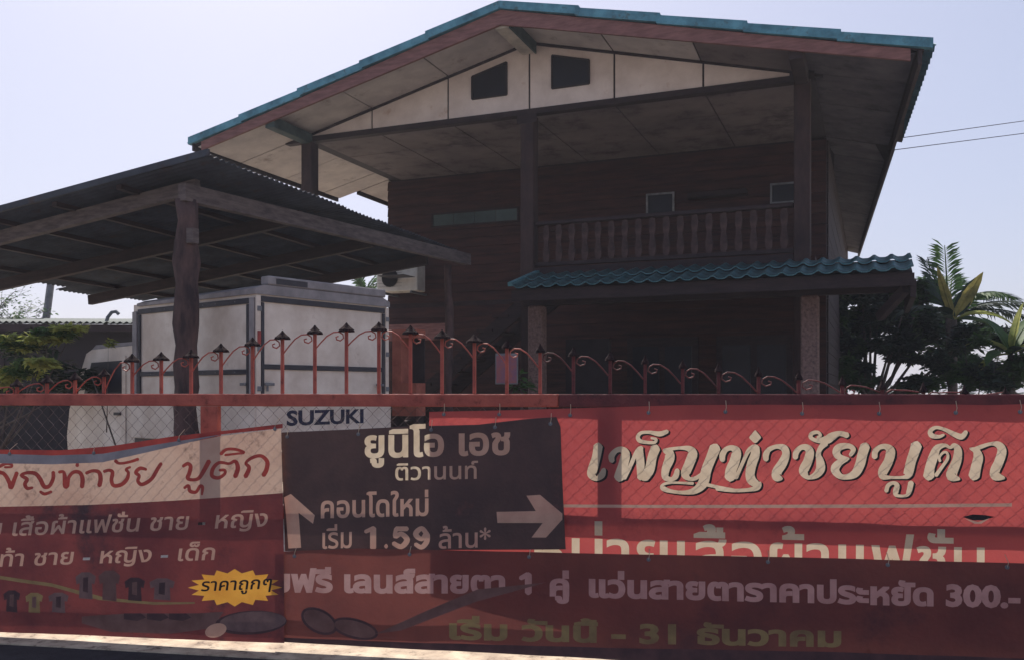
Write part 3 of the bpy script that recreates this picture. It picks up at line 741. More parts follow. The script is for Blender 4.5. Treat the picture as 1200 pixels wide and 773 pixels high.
    def strokes(self, sets, m, d=.003, off=(0, 0), name='letter', parent=None, grow=0.0):
        """sets: (x0, y0, scale, [stroke, ...]) measured on the photograph"""
        out = []
        for x0, y0, sc, st in sets:
            for s in st:
                c = stroke_contour([(p[0], p[1], p[2]+grow) for p in s])
                out.append([self.loc(x0+(x+off[0])/sc, y0+(y+off[1])/sc) for x, y in c])
        return self.fill(name, out, m, d, .04, parent)

RB = Banner('red_shop_banner', 'bright red shop banner with big white calligraphic Thai title on the right half of gate', -.031, .005, 1.3)
RB.sheet('cloth', [(503, 482), (600, 480), (700, 477), (800, 474), (900, 473.5), (1000, 474), (1100, 473), (1160, 474), (1225, 472), (1225, 770), (1000, 744), (700, 741), (503, 690)], M['v_red'])
A_ = (680, 490, 6.667); B_ = (840, 490, 6.667); C_ = (1010, 490, 6.667)
titleA = [
 [(140,212,36),(125,300,34),(95,400,38),(90,440,32),(125,468,18),(168,440,26),(185,395,17)],
 [(248,330,20),(245,290,24),(280,248,20),(325,240,24),(352,275,36),(338,350,38),(312,430,40),(305,462,42)],
 [(345,465,15),(395,360,16),(445,250,16),(480,228,18)],
 [(462,240,28),(470,350,32),(472,462,26)],[(500,462,34),(540,400,38),(562,300,36),(588,228,38)],
 [(555,150,9),(592,160,11),(580,184,12),(520,184,13),(465,172,16),(450,142,16),(475,110,13),(540,105,13),(620,118,20),(680,98,15)],
 [(758,400,18),(745,450,23),(710,472,16),(665,455,26),(668,390,32),(698,310,38),(690,262,34),(655,247,13),(700,237,13),(780,228,13),(850,234,23),(878,272,37),(852,350,38),(822,430,36),(850,468,16),(900,465,16),(950,430,13)],
 [(1055,225,44),(1020,310,40),(985,400,40),(960,500,40),(900,558,28),(820,576,16),(720,568,14),(650,545,20),(640,520,11),(690,500,11),(780,500,9),(880,505,12)],
 [(990,515,14),(1080,535,13),(1200,560,15)]]
titleB = [
 [(45,325,20),(45,280,24),(75,238,20),(120,228,22),(153,258,36),(140,330,40),(112,400,43),(105,460,44)],
 [(150,462,16),(200,350,14),(248,250,17),(290,222,23)],[(300,222,33),(300,280,36),(275,350,38),(260,430,36),(272,480,36),(310,510,28)],
 [(0,545,16),(120,560,14),(250,555,15),(318,535,23),(338,500,13)],
 [(300,92,4),(300,120,28),(300,148,46),(300,172,26)],
 [(385,320,20),(385,280,24),(410,240,19),(470,217,17),(526,230,28),(540,280,30),(512,350,37),(472,410,38),(470,455,36),(505,468,15)],
 [(615,305,20),(620,265,23),(655,227,20),(700,224,26),(728,258,33),(713,330,36),(680,400,38),(690,438,27),(720,460,16),(778,438,28),(812,390,36),(808,330,30),(795,280,20),(812,230,20),(850,190,28)],
 [(790,148,12),(812,130,12),(790,106,13),(745,115,16),(735,145,16),(780,170,16),(860,165,32),(900,140,32),(960,115,20),(1020,130,23)],
 [(1045,285,14),(1068,240,20),(1030,212,20),(960,222,28),(935,260,30),(960,300,25),(1030,313,11)],
 [(1020,320,11),(962,342,26),(925,390,34),(950,438,26),(1000,456,20),(1078,430,32),(1118,360,38),(1138,280,38),(1160,212,38)]]
titleC = [
 [(100,300,22),(105,255,23),(140,222,19),(190,218,23),(223,252,36),(208,330,36),(165,410,38),(165,452,24),(230,458,12),(330,455,14),(358,430,36),(383,330,38),(408,260,40),(425,205,44)],
 [(190,565,16),(205,520,16),(245,500,14),(273,520,20),(263,570,22),(270,598,13),(340,600,11),(365,570,20),(382,498,22)],
 [(520,450,44),(530,380,38),(560,290,37),(590,228,27),(650,207,14),(690,225,12),(720,208,18),(750,242,30),(744,320,36),(712,400,41),(700,450,38),(760,470,12)],
 [(578,440,16),(630,370,13),(670,310,12),(665,266,10),(635,264,10),(605,300,10),(610,330,11)],
 [(640,125,10),(600,140,14),(545,130,20),(535,95,18),(580,68,13),(650,85,14),(720,120,20),(780,140,23),(815,102,16)],
 [(875,450,44),(893,370,40),(908,300,38),(890,250,26),(845,232,8)],[(870,245,18),(940,215,16),(1010,195,14),(1066,204,27),(1093,252,36),(1068,340,37),(1040,400,38),(1045,445,38),(1110,463,13)]]
tset = [(*A_, titleA), (*B_, titleB), (*C_, titleC)]
sh = RB.strokes(tset, M['p_black'], d=.0025, off=(13, 9), name='letter_shadow', grow=3)
RB.strokes(tset, M['p_pale'], d=.005)
RB.sheet('printed_line', [(657, 590.5), (800, 591), (1000, 590.5), (1186, 589), (1186, 593), (1000, 594.5), (800, 594.5), (657, 594)], M['p_tan'], d=.003)
RB.text('หน่ายเสื้อผ้าแฟชั่น', 626, 1154, 668, 680, 38, M['p_pale'], bold=.016, spacing=1.0)
RB.sheet('tear', [(1128, 605), (1140, 602), (1155, 603), (1166, 605), (1152, 609), (1140, 609)], M['p_black'], d=.003)
RB.sheet('torn_edge', [(1130, 606.5), (1146, 611), (1160, 606.5), (1150, 613), (1142, 613)], M['p_tan'], d=.005)

RB.finish()
BB = Banner('brown_direction_banner', 'dark brown banner with white arrows and 1.59 price in the middle of gate', -.044, .004, 4.1)
BB.sheet('cloth', [(330, 506), (400, 503), (480, 499), (560, 497), (620, 490), (652, 488), (657, 500), (659, 560), (663, 643), (334, 645)], M['v_brown'])
BB.text('ยูนิโอ เอช', 427, 598, 535, 531, 24, M['p_pale'], bold=.03)
BB.text('ติวานนท์', 463, 560, 562, 560, 15, M['p_pale'], bold=.012)
BB.text('คอนโดใหม่', 376, 502, 606, 603, 19, M['p_tan'], bold=.022)
BB.text('เริ่ม', 378, 412, 642, 641, 18, M['p_tan'], bold=.012)
BB.text('ล้าน*', 514, 575, 642, 640, 17, M['p_tan'], bold=.012)
DG = {'1': [[(4, 6, 2.2), (13, 2, 2.6)], [(13, 2, 3.6), (13, 25, 3.6)]], '.': [[(6, 23, 2.8), (6.5, 23, 2.8)]],
      '5': [[(20, 3, 2.8), (7, 3, 2.8)], [(7, 3, 2.4), (6, 12, 2.6), (13, 9, 2.8), (20, 16, 3.4), (13, 24, 3), (4, 20, 2.6)]],
      '9': [[(18, 9, 3), (12, 2.5, 2.8), (5, 9, 3.2), (12, 15, 2.6), (18, 9, 3.2), (18, 18, 3.2), (12, 24.5, 2.8), (5, 21, 2.4)]]}
BB.strokes([(424, 616.5, 1, DG['1']), (446, 616.5, 1, DG['.']), (457, 616, 1, DG['5']), (482, 616, 1, DG['9'])], M['p_tan'])
BB.sheet('arrow_print', [(333, 582), (341, 578), (369, 603), (367, 613), (350, 600), (353, 641), (338, 642), (335, 600)], M['p_tan'], d=.003)
BB.sheet('arrow_print', [(582, 599), (628, 598), (617, 580), (633, 579), (659, 601), (659, 608), (640, 629), (623, 629), (636, 612), (583, 612)], M['p_tan'], d=.003)

BB.finish()
LB = Banner('maroon_optician_banner', 'long maroon lower banner with glasses print and price 300 in Thai lettering', -.058, .005, 2.2)
LB.sheet('cloth', [(322, 646), (420, 642), (560, 645), (700, 648), (850, 651), (1000, 654), (1100, 657), (1225, 660), (1225, 812), (1000, 793), (700, 771), (500, 761), (322, 751)], M['v_maroon'])
LB.sheet('shade_band', [(322, 746), (500, 753), (700, 758), (1000, 764), (1225, 772), (1225, 812), (1000, 793), (700, 771), (500, 761), (322, 751)], M['p_dkgrey'], d=.001)  # added dark band: shade below the banner put into colour
LB.text('มฟรี เลนส์สายตา', 318, 592, 692, 694, 19, M['p_pink'], bold=.045)
LB.text('คู่', 644, 667, 697, 697, 18, M['p_pink'], bold=.045)
LB.strokes([(608, 670, 1, [[(2, 7, 2.6), (10, 3, 3.2)], [(11, 3, 4), (11, 24, 4)]])], M['p_pink'])
LB.text('แว่นสายตาราคาประหยัด 300.-', 690, 1196, 698, 711, 19, M['p_pink'], bold=.045)
LB.text('เริ่ม วันนี้ - 31 ธันวาคม', 526, 986, 748, 757, 17, M['p_olive'], bold=.04)
def blob(cx, cy, rx, ry, rot=0, n=20, dent=0):
    return [(cx+rx*cos(t)*cos(rot)-ry*sin(t)*sin(rot), cy+rx*cos(t)*sin(rot)+ry*sin(t)*cos(rot)) for t in [2*pi*k/n for k in range(n)]]
for (cx, cy, rx, ry, ro) in ((374, 727, 20, 11, .5), (416, 736, 25, 9, .25)):
    LB.sheet('glasses_print', blob(cx, cy, rx+3, ry+3, ro), M['p_dkgrey'], d=.003)
    LB.sheet('glasses_print', blob(cx, cy, rx, ry, ro), M['p_lens'], d=.005)
LB.sheet('glasses_print', [(440, 742), (500, 715), (560, 690), (640, 682), (560, 704), (470, 738)], M['p_lens'], d=.003)

LB.finish()
FB = Banner('cream_and_red_banner', 'cream topped dark red clothing shop banner with yellow starburst at the left end of gate', -.073, .005, 0.4)
FB.sheet('cloth', [(-90, 594), (0, 593), (100, 591), (200, 586), (331, 577), (332, 650), (333, 753), (200, 748), (0, 740), (-90, 737)], M['v_dkred'])
FB.sheet('cloth', [(-90, 540), (0, 541), (60, 542), (120, 540), (200, 522), (260, 510), (329, 501.5), (331, 577.2), (200, 586.2), (100, 591.2), (0, 593.2), (-90, 594.2)], M['v_cream'])
FB.sheet('folded_hem', [(-90, 531), (0, 531), (60, 533), (120, 531), (190, 519), (262, 508), (200, 523), (120, 541), (60, 543.5), (0, 542), (-90, 541)], M['v_grey'], d=.004)
FB.sheet('red_hem', [(-90, 526), (0, 526), (70, 527), (130, 522), (200, 511), (280, 502), (331, 496), (331, 501), (262, 508), (190, 519), (120, 531), (60, 533), (0, 531), (-90, 531)], M['p_red'], d=.002)
D_ = (0, 520, 6.667); E_ = (160, 510, 6.667)
lD = [[(-120,215,14),(-130,300,16),(-110,340,14)],[(-60,330,17),(-25,230,17),(20,222,15),(50,250,16),(75,300,17),(86,338,17),(110,280,16),(132,222,15)],
 [(0,172,13),(50,150,12),(90,156,12),(90,176,9),(40,178,9)],
 [(250,338,10),(210,343,14),(192,310,15),(208,272,15),(165,242,13),(210,222,13),(270,228,16),(308,270,17),(340,330,17),(380,325,15),(408,270,15),(410,218,15)],[(310,370,11),(345,388,13),(395,370,11)],
 [(455,217,12),(490,217,13),(500,270,18),(502,328,18),(522,322,13),(530,260,14),(570,217,14),(618,222,16),(640,270,18),(635,332,18)],[(600,135,9),(598,168,15)],
 [(670,225,13),(720,207,13),(772,217,16),(785,270,18),(775,322,18)],
 [(812,212,12),(850,202,13),(878,218,15),(870,280,15),(890,322,15),(948,313,16),(990,270,16),(1000,222,12),(982,196,11),(1015,177,9)],[(900,128,14),(930,148,11),(1000,140,11),(1075,116,13)],
 [(1140,196,11),(1092,187,15),(1058,220,15),(1085,246,13),(1075,285,14),(1108,313,15),(1180,272,15),(1228,195,15),(1257,150,14)]]
lE = [[(365,237,13),(400,217,14),(425,237,16),(415,290,17),(402,330,16),(440,343,13),(490,330,15),(530,270,17),(568,198,18)],[(375,407,11),(408,388,13),(420,430,15),(468,438,13),(500,392,13),(520,402,13),(515,458,8)],
 [(650,268,11),(688,268,12),(688,298,12),(640,328,14),(592,310,15),(602,250,15),(650,208,13),(720,217,11),(768,198,14),(790,250,18),(770,318,18)],[(660,142,14),(700,107,12),(770,106,12),(838,130,11),(780,140,9),(692,150,10)],
 [(850,318,18),(878,250,16),(852,212,12),(900,172,13),(970,157,14),(1018,200,17),(1014,260,18),(990,308,18)]]
FB.strokes([(*D_, lD), (*E_, lE)], M['p_red'])
FB.text('จำหน่าย เสื้อผ้าแฟชั่น ชาย - หญิง', -95, 312, 631, 616, 15, M['p_tan'], bold=.014, shear=.15, d=.003)
FB.text('รองเท้า ชาย - หญิง - เด็ก', -62, 251, 665, 655, 14, M['p_tan'], bold=.014, shear=.15, d=.003)
st = []
for k in range(32):
    t = 2*pi*k/32; r = 1 if k % 2 == 0 else .78; st.append((275+55*r*cos(t), 688+22*r*sin(t)))
FB.sheet('starburst_print', st, M['p_yellow'], d=.003)
FB.text('ราคาถูกๆ', 235, 317, 692, 689, 11, M['p_black'], bold=.014, shear=.15, d=.005)
FB.sheet('curve_print', [(-90, 668), (0, 674), (60, 683), (120, 699), (180, 705), (228, 705), (228, 707), (180, 708), (115, 702.5), (60, 687), (0, 678), (-90, 672)], M['p_olive'], d=.003)
rr = random.Random(4)
for (u, v, w, h, m) in ((100, 686, 24, 32, 'p_grey'), (128, 686, 26, 36, 'p_lens'), (158, 690, 24, 28, 'p_dkgrey'), (190, 690, 30, 26, 'p_grey'), (14, 704, 20, 26, 'p_dkgrey'), (40, 706, 20, 24, 'p_olive'), (68, 706, 24, 24, 'p_grey')):
    FB.sheet('garment_print', [(u-w*.2, v-h*.5), (u+w*.2, v-h*.5), (u+w*.5, v-h*.35), (u+w*.42, v-h*.05), (u+w*.3, v-h*.1), (u+w*.33, v+h*.5), (u-w*.33, v+h*.45), (u-w*.3, v-h*.1), (u-w*.45, v-h*.05), (u-w*.5, v-h*.33)], M[m], d=.003)
    FB.sheet('garment_print', [(u-w*.12, v-h*.3), (u+w*.12, v-h*.32), (u+w*.1, v+h*.25), (u-w*.14, v+h*.2)], M['p_lens' if m != 'p_grey' else 'p_dkgrey'], d=.005)
FB.sheet('shoe_print', [(95, 722), (150, 718), (230, 718), (262, 716), (250, 735), (200, 742), (130, 740), (95, 730)], M['p_lens'], d=.003)
for u in (157, 184, 210): FB.sheet('shoe_print', [(u-12, 718), (u+8, 718), (u+14, 723), (u+4, 727), (u-12, 725)], M['p_dkgrey'], d=.005)
FB.sheet('shoe_print', blob(294, 729, 42, 14, -.05), M['p_dkgrey'], d=.003); FB.sheet('shoe_print', blob(296, 728, 39, 12, -.05), M['p_grey'], d=.005)
FB.sheet('shoe_print', blob(253, 738, 13, 8, -.3), M['p_tan'], d=.007)

FB.finish()
for B_, row in ((RB, ((520, 485), (585, 485), (668, 486), (760, 483), (850, 482), (940, 484), (1030, 484), (1120, 483), (1195, 482))), (BB, ((337, 511), (420, 508), (505, 503), (580, 500), (645, 496))), (LB, ((345, 651), (480, 649), (620, 652), (760, 655), (900, 658), (1040, 661), (1180, 664))), (FB, ((12, 531), (110, 530), (210, 515), (322, 502)))):
    for u, v in row:
        x, z = B_.loc(u, v); e = MB().lathe([(.007, 0), (.009, .0), (.009, .003), (.006, .004)], n=10); e.v = [(p[0]+x, B_.y(x, z)-.001-p[2], p[1]+z) for p in e.v]
        e.f = [f[::-1] for f in e.f]; e.build('eyelet', M['steel'], B_.root)
        MB().tube([(x, B_.y(x, z)-.004, z), (x+.004, B_.y(x, z)-.006, z+.02), (x+.002, -B_.n0-.026, z+.05)], .0016, 4).build('tie_cord', M['p_pale'], B_.root)
# tailgate lettering on the truck
cs = text_contours('SUZUKI', .035)
x0 = min(p[0] for c in cs for p in c); x1 = max(p[0] for c in cs for p in c)
cs = [[(.30+(x-x0)/(x1-x0)*.93, .945+y*.185) for x, y in c] for c in cs]
for c in cs:
    vs, fs = cdt_fill([c]); MB().add([(x, -.0365, z) for x, z in vs], fs).build('letter', M['ink_navy'], tg)

# ------------------------------------------------------------------ things between gate and house
cab = thing('salmon_cabinet', 'salmon painted upright cabinet with dark opening beside the truck tail', 'cabinet', (-1.27, 11.0, 0), R(-22))
box('side_panel', M['salmon'], cab, -.16, -.04, -.12, .12, .95, 2.0); box('top_panel', M['salmon'], cab, -.04, .17, -.12, .12, 1.9, 2.0)
box('base_panel', M['salmon'], cab, -.04, .17, -.12, .12, .95, 1.35); box('back_panel', M['joint'], cab, -.04, .17, .09, .11, 1.35, 1.9)
for x in (-.13, .13): box('leg', M['beam_dark'], cab, x-.025, x+.025, -.1, .1, 0, .95)
# picture board on a stake
nb = thing('notice_board', 'small framed violet and orange notice board standing before the verandah', 'sign', (-.06, 10.2, 0), R(-6))
MB().box(-.015, .015, 0, .03, 0, 1.32).build('stake', M['beam_dark'], nb)
fb = box('board', M['steel'], nb, -.13, .13, -.02, 0, 1.33, 1.68, c=.004)
box('picture', M['poster_a'], nb, -.115, .115, -.026, -.0205, 1.345, 1.655)
# stacked shed on the left
SH = thing('garden_shed', 'low dark shed with corrugated roof behind the left end of the yard', 'shed', (-9.0, 17.0, 0), R(4))
box('wall', M['wall_low'], SH, -4, 2.0, 0, 4, 0, 2.495); box('door', M['beam_dark'], SH, -1.5, -.6, -.04, -.001, 0, 2.0)
rs = MB(); bs = frange(-4.3, 2.3, 340)
vs, fs = grid(bs, [-.45, 4.3], lambda x, y: (x, y, 2.50+(y+.45)*.09+.018*cos(2*pi*x/.12)+.02)); rs.add(vs, fs); vs, fs = grid(bs, [-.45, 4.3], lambda x, y: (x, y, 2.49+(y+.45)*.09+.018*cos(2*pi*x/.12)+.012)); rs.add(vs, [f[::-1] for f in fs])
rs.build('roof', M['shed_roof'], SH, True)
box('eave_board', M['beam_dark'], SH, -4.25, 2.25, -.42, -.38, 2.36, 2.485)
vp = thing('vent_pipe', 'thin bent grey pipe sticking up above the shed roof', 'pipe', (-7.7, 17.2, 2.5), 0)
MB().tube([(-.12, 0, -.05), (-.06, 0, .16), (.02, 0, .26), (.1, 0, .27), (.15, 0, .22)], .035, 8).build('pipe', M['steel'], vp)
pl = thing('leaning_pole', 'thin leaning grey pole standing behind the shed on the left', 'pole', (-11.6, 22.0, 0), 0)
MB().tube([(-.12, 0, 0), (.16, 0, 3.0), (.42, 0, 5.0)], [.10, .09, .08], 10).build('shaft', M['steel'], pl)
MB().box(.3, .5, -.1, .1, 4.1, 4.16).build('bracket', M['frame_grey'], pl)

# overhead wires to a pole outside the picture
up = thing('utility_pole', 'concrete utility pole carrying the two overhead wires to the house', 'pole', (20, 17.5, 0), 0)
MB().tube([(0, 0, 0), (0, 0, 9.0)], [.17, .12], 10).build('shaft', M['frame_grey'], up); box('crossarm', M['beam_dark'], up, -.05, .05, -.6, .6, 8.3, 8.42)
for i, (u0, v0, u1, v1) in enumerate(((1048, 163, 1200, 142), (1040, 177, 1200, 156.5))):
    w = MB(); Y0, Y1 = 13.8, 15.3; pa = Vector(((u0-600)/F*Y0, Y0, CH+(HV-v0)/F*Y0)); pb = Vector(((u1-600)/F*Y1, Y1, CH+(HV-v1)/F*Y1))
    end = Vector((20, 17.5+(.3-.6*i), 8.4)); pts = [pa+(pb-pa)*(k/4) for k in range(5)]+[pb+(end-pb)*(k/4) for k in range(1, 5)]
    tag(w.tube(pts, .006, 5).build('power_line', M['joint']), ('upper' if i == 0 else 'lower')+' of the two thin black wires crossing the sky right of the roof', 'wire', 'overhead wires')

# ------------------------------------------------------------------ plants
def leaves(mb, c, r, n, size, rd, flat=.6, droop=.3, aspect=2.2):
    for _ in range(n):
        while True:
            p = Vector((rd.uniform(-1, 1), rd.uniform(-1, 1), rd.uniform(-1, 1)))
            if p.length <= 1: break
        p = Vector((c[0]+p.x*r[0], c[1]+p.y*r[1], c[2]+p.z*r[2]))
        d = Vector((rd.uniform(-1, 1), rd.uniform(-1, 1), rd.uniform(-droop, droop))).normalized()
        s = d.cross(Vector((rd.uniform(-flat, flat), rd.uniform(-flat, flat), 1))).normalized()
        L = size*rd.uniform(.6, 1.3); w = L/aspect/2; k = len(mb.v)
        up = Vector((0, 0, -L*.12))
        mb.v += [tuple(p), tuple(p+d*L*.45+s*w), tuple(p+d*L+up), tuple(p+d*L*.45-s*w)]; mb.f.append((k, k+1, k+2, k+3))
def plant_tree(name, label, base, stems, clumps, m, leaf, seed, n, cat='tree', bark='bark', r0=.07, aspect=2.2, group=None, second=None):
    rd = random.Random(seed); t = thing(name, label, cat, base, 0, group)
    tk = MB(); tk.tube([(0, 0, 0), (rd.uniform(-.1, .1), 0, stems*.5), (rd.uniform(-.15, .15), 0, stems)], [r0, r0*.75, r0*.5], 8)
    for (c, r) in clumps:
        mid = Vector((c[0]*.4, c[1]*.4, stems*.75+(c[2]-stems)*.2)); tk.tube([(0, 0, stems*.6), mid, c], [r0*.5, r0*.3, r0*.08], 5)
    tk.build('trunk', M[bark], t, True)
    cr = MB(); c2 = MB()
    for (c, r) in clumps:
        rr_ = (r, r, r*.75) if not isinstance(r, tuple) else r
        for _ in range(5):
            o = (c[0]+rd.uniform(-.6, .6)*rr_[0], c[1]+rd.uniform(-.6, .6)*rr_[1], c[2]+rd.uniform(-.6, .6)*rr_[2])
            leaves(cr if (not second or rd.random() < .55) else c2, o, tuple(x*.5 for x in rr_), n//5, leaf, rd, aspect=aspect)
    cr.build('crown', M[m], t)
    if second and c2.v: c2.build('crown', M[second], t)
    return t
def at(u, v, Y): return ((u-CU)/F*Y, Y, CH+(HV-v)/F*Y)
def clumps(lst, base):
    out = []
    for (u, v, Y, rpx) in lst:
        p = at(u, v, Y); r = tuple(x*Y/F for x in (rpx if isinstance(rpx, tuple) else (rpx, rpx, rpx*.75))); out.append(((p[0]-base[0], p[1]-base[1], p[2]), r))
    return out
b = (-4.15, 7.2, 0); plant_tree('leafy_shrub', 'yellow green leafy shrub behind the left end of the gate', b, 1.2,
    clumps([(20, 402, 7.2, (30, 30, 14)), (60, 395, 7.1, (32, 30, 9)), (85, 388, 7.2, (22, 25, 6)), (15, 440, 7.2, (34, 30, 14)), (45, 425, 7.0, (26, 30, 8))], b), 'leaf_y', .06, 11, 900, 'shrub', second='leaf_g', r0=.025)
b = (-5.6, 9.5, 0); plant_tree('leafy_shrub', 'darker green shrub between the shrub at the gate and the truck cab', b, 1.3,
    clumps([(60, 440, 9.5, (40, 40, 20)), (100, 445, 9.4, (26, 30, 14)), (15, 460, 9.6, (40, 30, 20)), (30, 405, 9.8, (38, 30, 20))], b), 'leaf_d', .09, 12, 500, 'shrub', r0=.03)
b = (-4.05, 8.95, 0); plant_tree('flowering_shrub', 'thin shrub with one yellow tip rising before the shed roof', b, 1.4,
    clumps([(127, 402, 9.0, (8, 8, 5))], b), 'leaf_y', .06, 15, 60, 'shrub', r0=.012)
# bare twiggy tree behind the shed
def bare_tree():
    rd = random.Random(21); t = thing('bare_tree', 'almost leafless twiggy tree behind the shed roof at far left', 'tree', (-11.9, 20, 0), 0)
    tk = MB(); tw = MB(); lf = MB()
    def grow(p, d, L, r, k):
        q = p+d*L; (tk if k < 2 else tw).tube([p, p+d*L*.5+Vector((rd.uniform(-.04, .04), 0, rd.uniform(-.04, .04))), q], [r, r*.8, r*.6], 4 if k > 1 else 6, False)
        if k >= 3: leaves(lf, q, (.18, .18, .12), 4, .10, rd)
        if k < 5:
            for _ in range(3 if k else 6):
                nd = (d+Vector((rd.uniform(-1, 1), rd.uniform(-.6, .6), rd.uniform(-.5, .6)))*.85).normalized(); grow(q, nd, L*rd.uniform(.55, .8), r*.55, k+1)
    grow(Vector((0, 0, 0)), Vector((.02, 0, 1)), 1.2, .07, 0)
    tk.build('trunk', M['bark'], t, True); tw.build('twigs', M['bark'], t); lf.build('crown', M['leaf_g'], t)
bare_tree()
# fronds
def frond(parent, base, ang, elev, L, droop, m, rd, name='frond', nl=44, ll=.46, w=.022, tip=None):
    mb = MB(); d = Vector((cos(ang)*cos(elev), sin(ang)*cos(elev), sin(elev))); side = Vector((-sin(ang), cos(ang), 0)); pts = []
    p = Vector(base); dd = d.copy()
    for k in range(11):
        pts.append(p.copy()); p = p+dd*L/10; dd = (dd+Vector((0, 0, -droop/10))).normalized()
    mb.tube(pts, [.022*(1-k/12)+.003 for k in range(11)], 5, False)
    for j in range(nl):
        t = .12+.86*j/nl; i = min(9, int(t*10)); q = pts[i].lerp(pts[i+1], t*10-i); ax = (pts[i+1]-pts[i]).normalized()
        for s_ in (-1, 1):
            l = ll*(1-.75*abs(t-.4)**1.4)*rd.uniform(.8, 1.1); dr = (side*s_+ax*rd.uniform(.8, 1.3)+Vector((0, 0, -rd.uniform(.1, .5)))).normalized()
            wv = ax*w; k = len(mb.v); mb.v += [tuple(q-wv*.4), tuple(q+dr*l*.5-wv), tuple(q+dr*l+Vector((0, 0, -l*.12))), tuple(q+dr*l*.5+wv)]; mb.f.append((k, k+1, k+2, k+3))
    mb.build(name, M[m], parent)
def banana_leaf(parent, base, ang, elev, L, W_, droop, m, rd, name='leaf', twist=0.0):
    mb = MB(); d = Vector((cos(ang)*cos(elev), sin(ang)*cos(elev), sin(elev))); side = Vector((-sin(ang), cos(ang), 0))
    side = (Matrix.Rotation(twist, 3, d) @ side); p = Vector(base); dd = d.copy(); n = 12; rows = []
    for k in range(n+1):
        t = k/n; w = W_*.5*min(1, max(.04, (sin(pi*min(1, (t+.02)**.8)))**.6)) if t > .12 else .02
        up = side.cross(dd).normalized(); jag = rd.uniform(.82, 1.0)
        rows.append((p+side*w*jag-up*w*.25, p.copy(), p-side*w*rd.uniform(.82, 1)-up*w*.25)); p = p+dd*L/n; dd = (dd+Vector((0, 0, -droop/n))).normalized()
    for k in range(n):
        a, b2 = rows[k], rows[k+1]; i = len(mb.v); mb.v += [tuple(x) for x in (*a, *b2)]; mb.f += [(i, i+1, i+4, i+3), (i+1, i+2, i+5, i+4)]
    mb.tube([r[1]+Vector((0, 0, .004)) for r in rows], [.016*(1-k/(n+2)) for k in range(n+1)], 4, False)
    mb.build(name, M[m], parent, True)
rd = random.Random(31)
b = at(1112, 372, 16)
cp = thing('coconut_palm', 'young coconut palm with upright central fronds right of the house', 'palm', (b[0], b[1], 0), 0)
MB().tube([(0, 0, 0), (.05, 0, b[2]*.5), (0, 0, b[2])], [.10, .07, .06], 8).build('trunk', M['bark'], cp, True)
for (an, el, L, dr, m) in ((R(80), R(80), 1.35, .15, 'leaf_g'), (R(130), R(72), 1.15, .3, 'leaf_d'), (R(20), R(42), 1.75, 1.2, 'leaf_d'), (R(-15), R(30), 1.7, 1.1, 'leaf_d'), (R(170), R(40), 1.0, 1.5, 'leaf_d'), (R(-60), R(50), 1.2, 1.5, 'leaf_g'), (R(60), R(60), 1.2, .9, 'leaf_g'), (R(5), R(20), 1.6, .8, 'leaf_d')):
    frond(cp, (0, 0, b[2]), an, el, L, dr, m, rd)
b2 = at(1118, 375, 15.2)
bn = thing('banana_plant', 'banana plant with half dried yellow leaves in front of the coconut palm', 'banana plant', (b2[0], b2[1], 0), 0)
MB().tube([(0, 0, 0), (0, 0, b2[2])], [.07, .05], 8).build('stem', M['bark'], bn, True)
for (an, el, L, w, dr, m, tw) in ((R(178), R(72), .95, .16, -.1, 'leaf_dry', 1.2), (R(0), R(60), .95, .22, .1, 'leaf_dry', 1.2), (R(172), R(55), .8, .34, 3.2, 'leaf_d', .2), (R(10), R(62), .9, .28, .3, 'leaf_d', .9), (R(-30), R(25), 1.0, .34, 1.4, 'leaf_y', .2), (R(-10), R(5), 1.1, .34, 1.2, 'leaf_g', .3), (R(200), R(20), .8, .3, 1.8, 'leaf_d', 0)):
    banana_leaf(bn, (0, 0, b2[2]), an, el, L, w, dr, m, rd, twist=tw)
b3 = at(1185, 415, 13.5)
bn2 = thing('banana_plant', 'low sunlit banana plant with broad green leaves at the right edge', 'banana plant', (b3[0], b3[1], 0), 0)
MB().tube([(0, 0, 0), (0, 0, b3[2])], [.07, .05], 8).build('stem', M['bark'], bn2, True)
for (an, el, L, w, dr, m) in ((R(160), R(45), .8, .28, 1.6, 'leaf_y'), (R(30), R(60), 1.0, .3, 1.2, 'leaf_g'), (R(120), R(65), .8, .3, 1.0, 'leaf_g'), (R(210), R(20), .7, .28, 1.4, 'leaf_g'), (R(-40), R(35), .9, .3, 1.3, 'leaf_y'), (R(185), R(5), .7, .25, 1.6, 'leaf_y'), (R(-90), R(30), .8, .28, 1.6, 'leaf_d'), (R(0), R(80), .8, .25, .6, 'leaf_y')):
    banana_leaf(bn2, (0, 0, b3[2]), an, el, L, w, dr, m, rd)
b = (7.6, 19, 0); plant_tree('dense_tree', 'dark dense tree between the verandah end and the palm', b, 1.6,
    clumps([(1020, 372, 19, (26, 30, 22)), (1060, 360, 19, (28, 30, 24)), (1085, 335, 19, (14, 20, 20)), (1000, 405, 19, (16, 20, 14)), (1045, 400, 19, (34, 30, 16)), (1090, 395, 19, (30, 30, 40)), (1005, 445, 19, (34, 30, 12)), (1080, 445, 19, (26, 30, 18)), (1125, 420, 19, (30, 30, 30)), (1150, 385, 19, (22, 25, 18)), (985, 385, 19, (16, 20, 16)), (1060, 418, 19, (20, 20, 6)), (1010, 340, 19, (20, 20, 16)), (1030, 350, 19.5, (40, 20, 30)), (1010, 385, 19.5, (34, 20, 24)), (1075, 380, 19.5, (40, 20, 34)), (1000, 432, 18.5, (22, 20, 14)), (975, 350, 19, (20, 20, 22))], b), 'leaf_d', .16, 41, 2200, second='leaf_g', r0=.13)
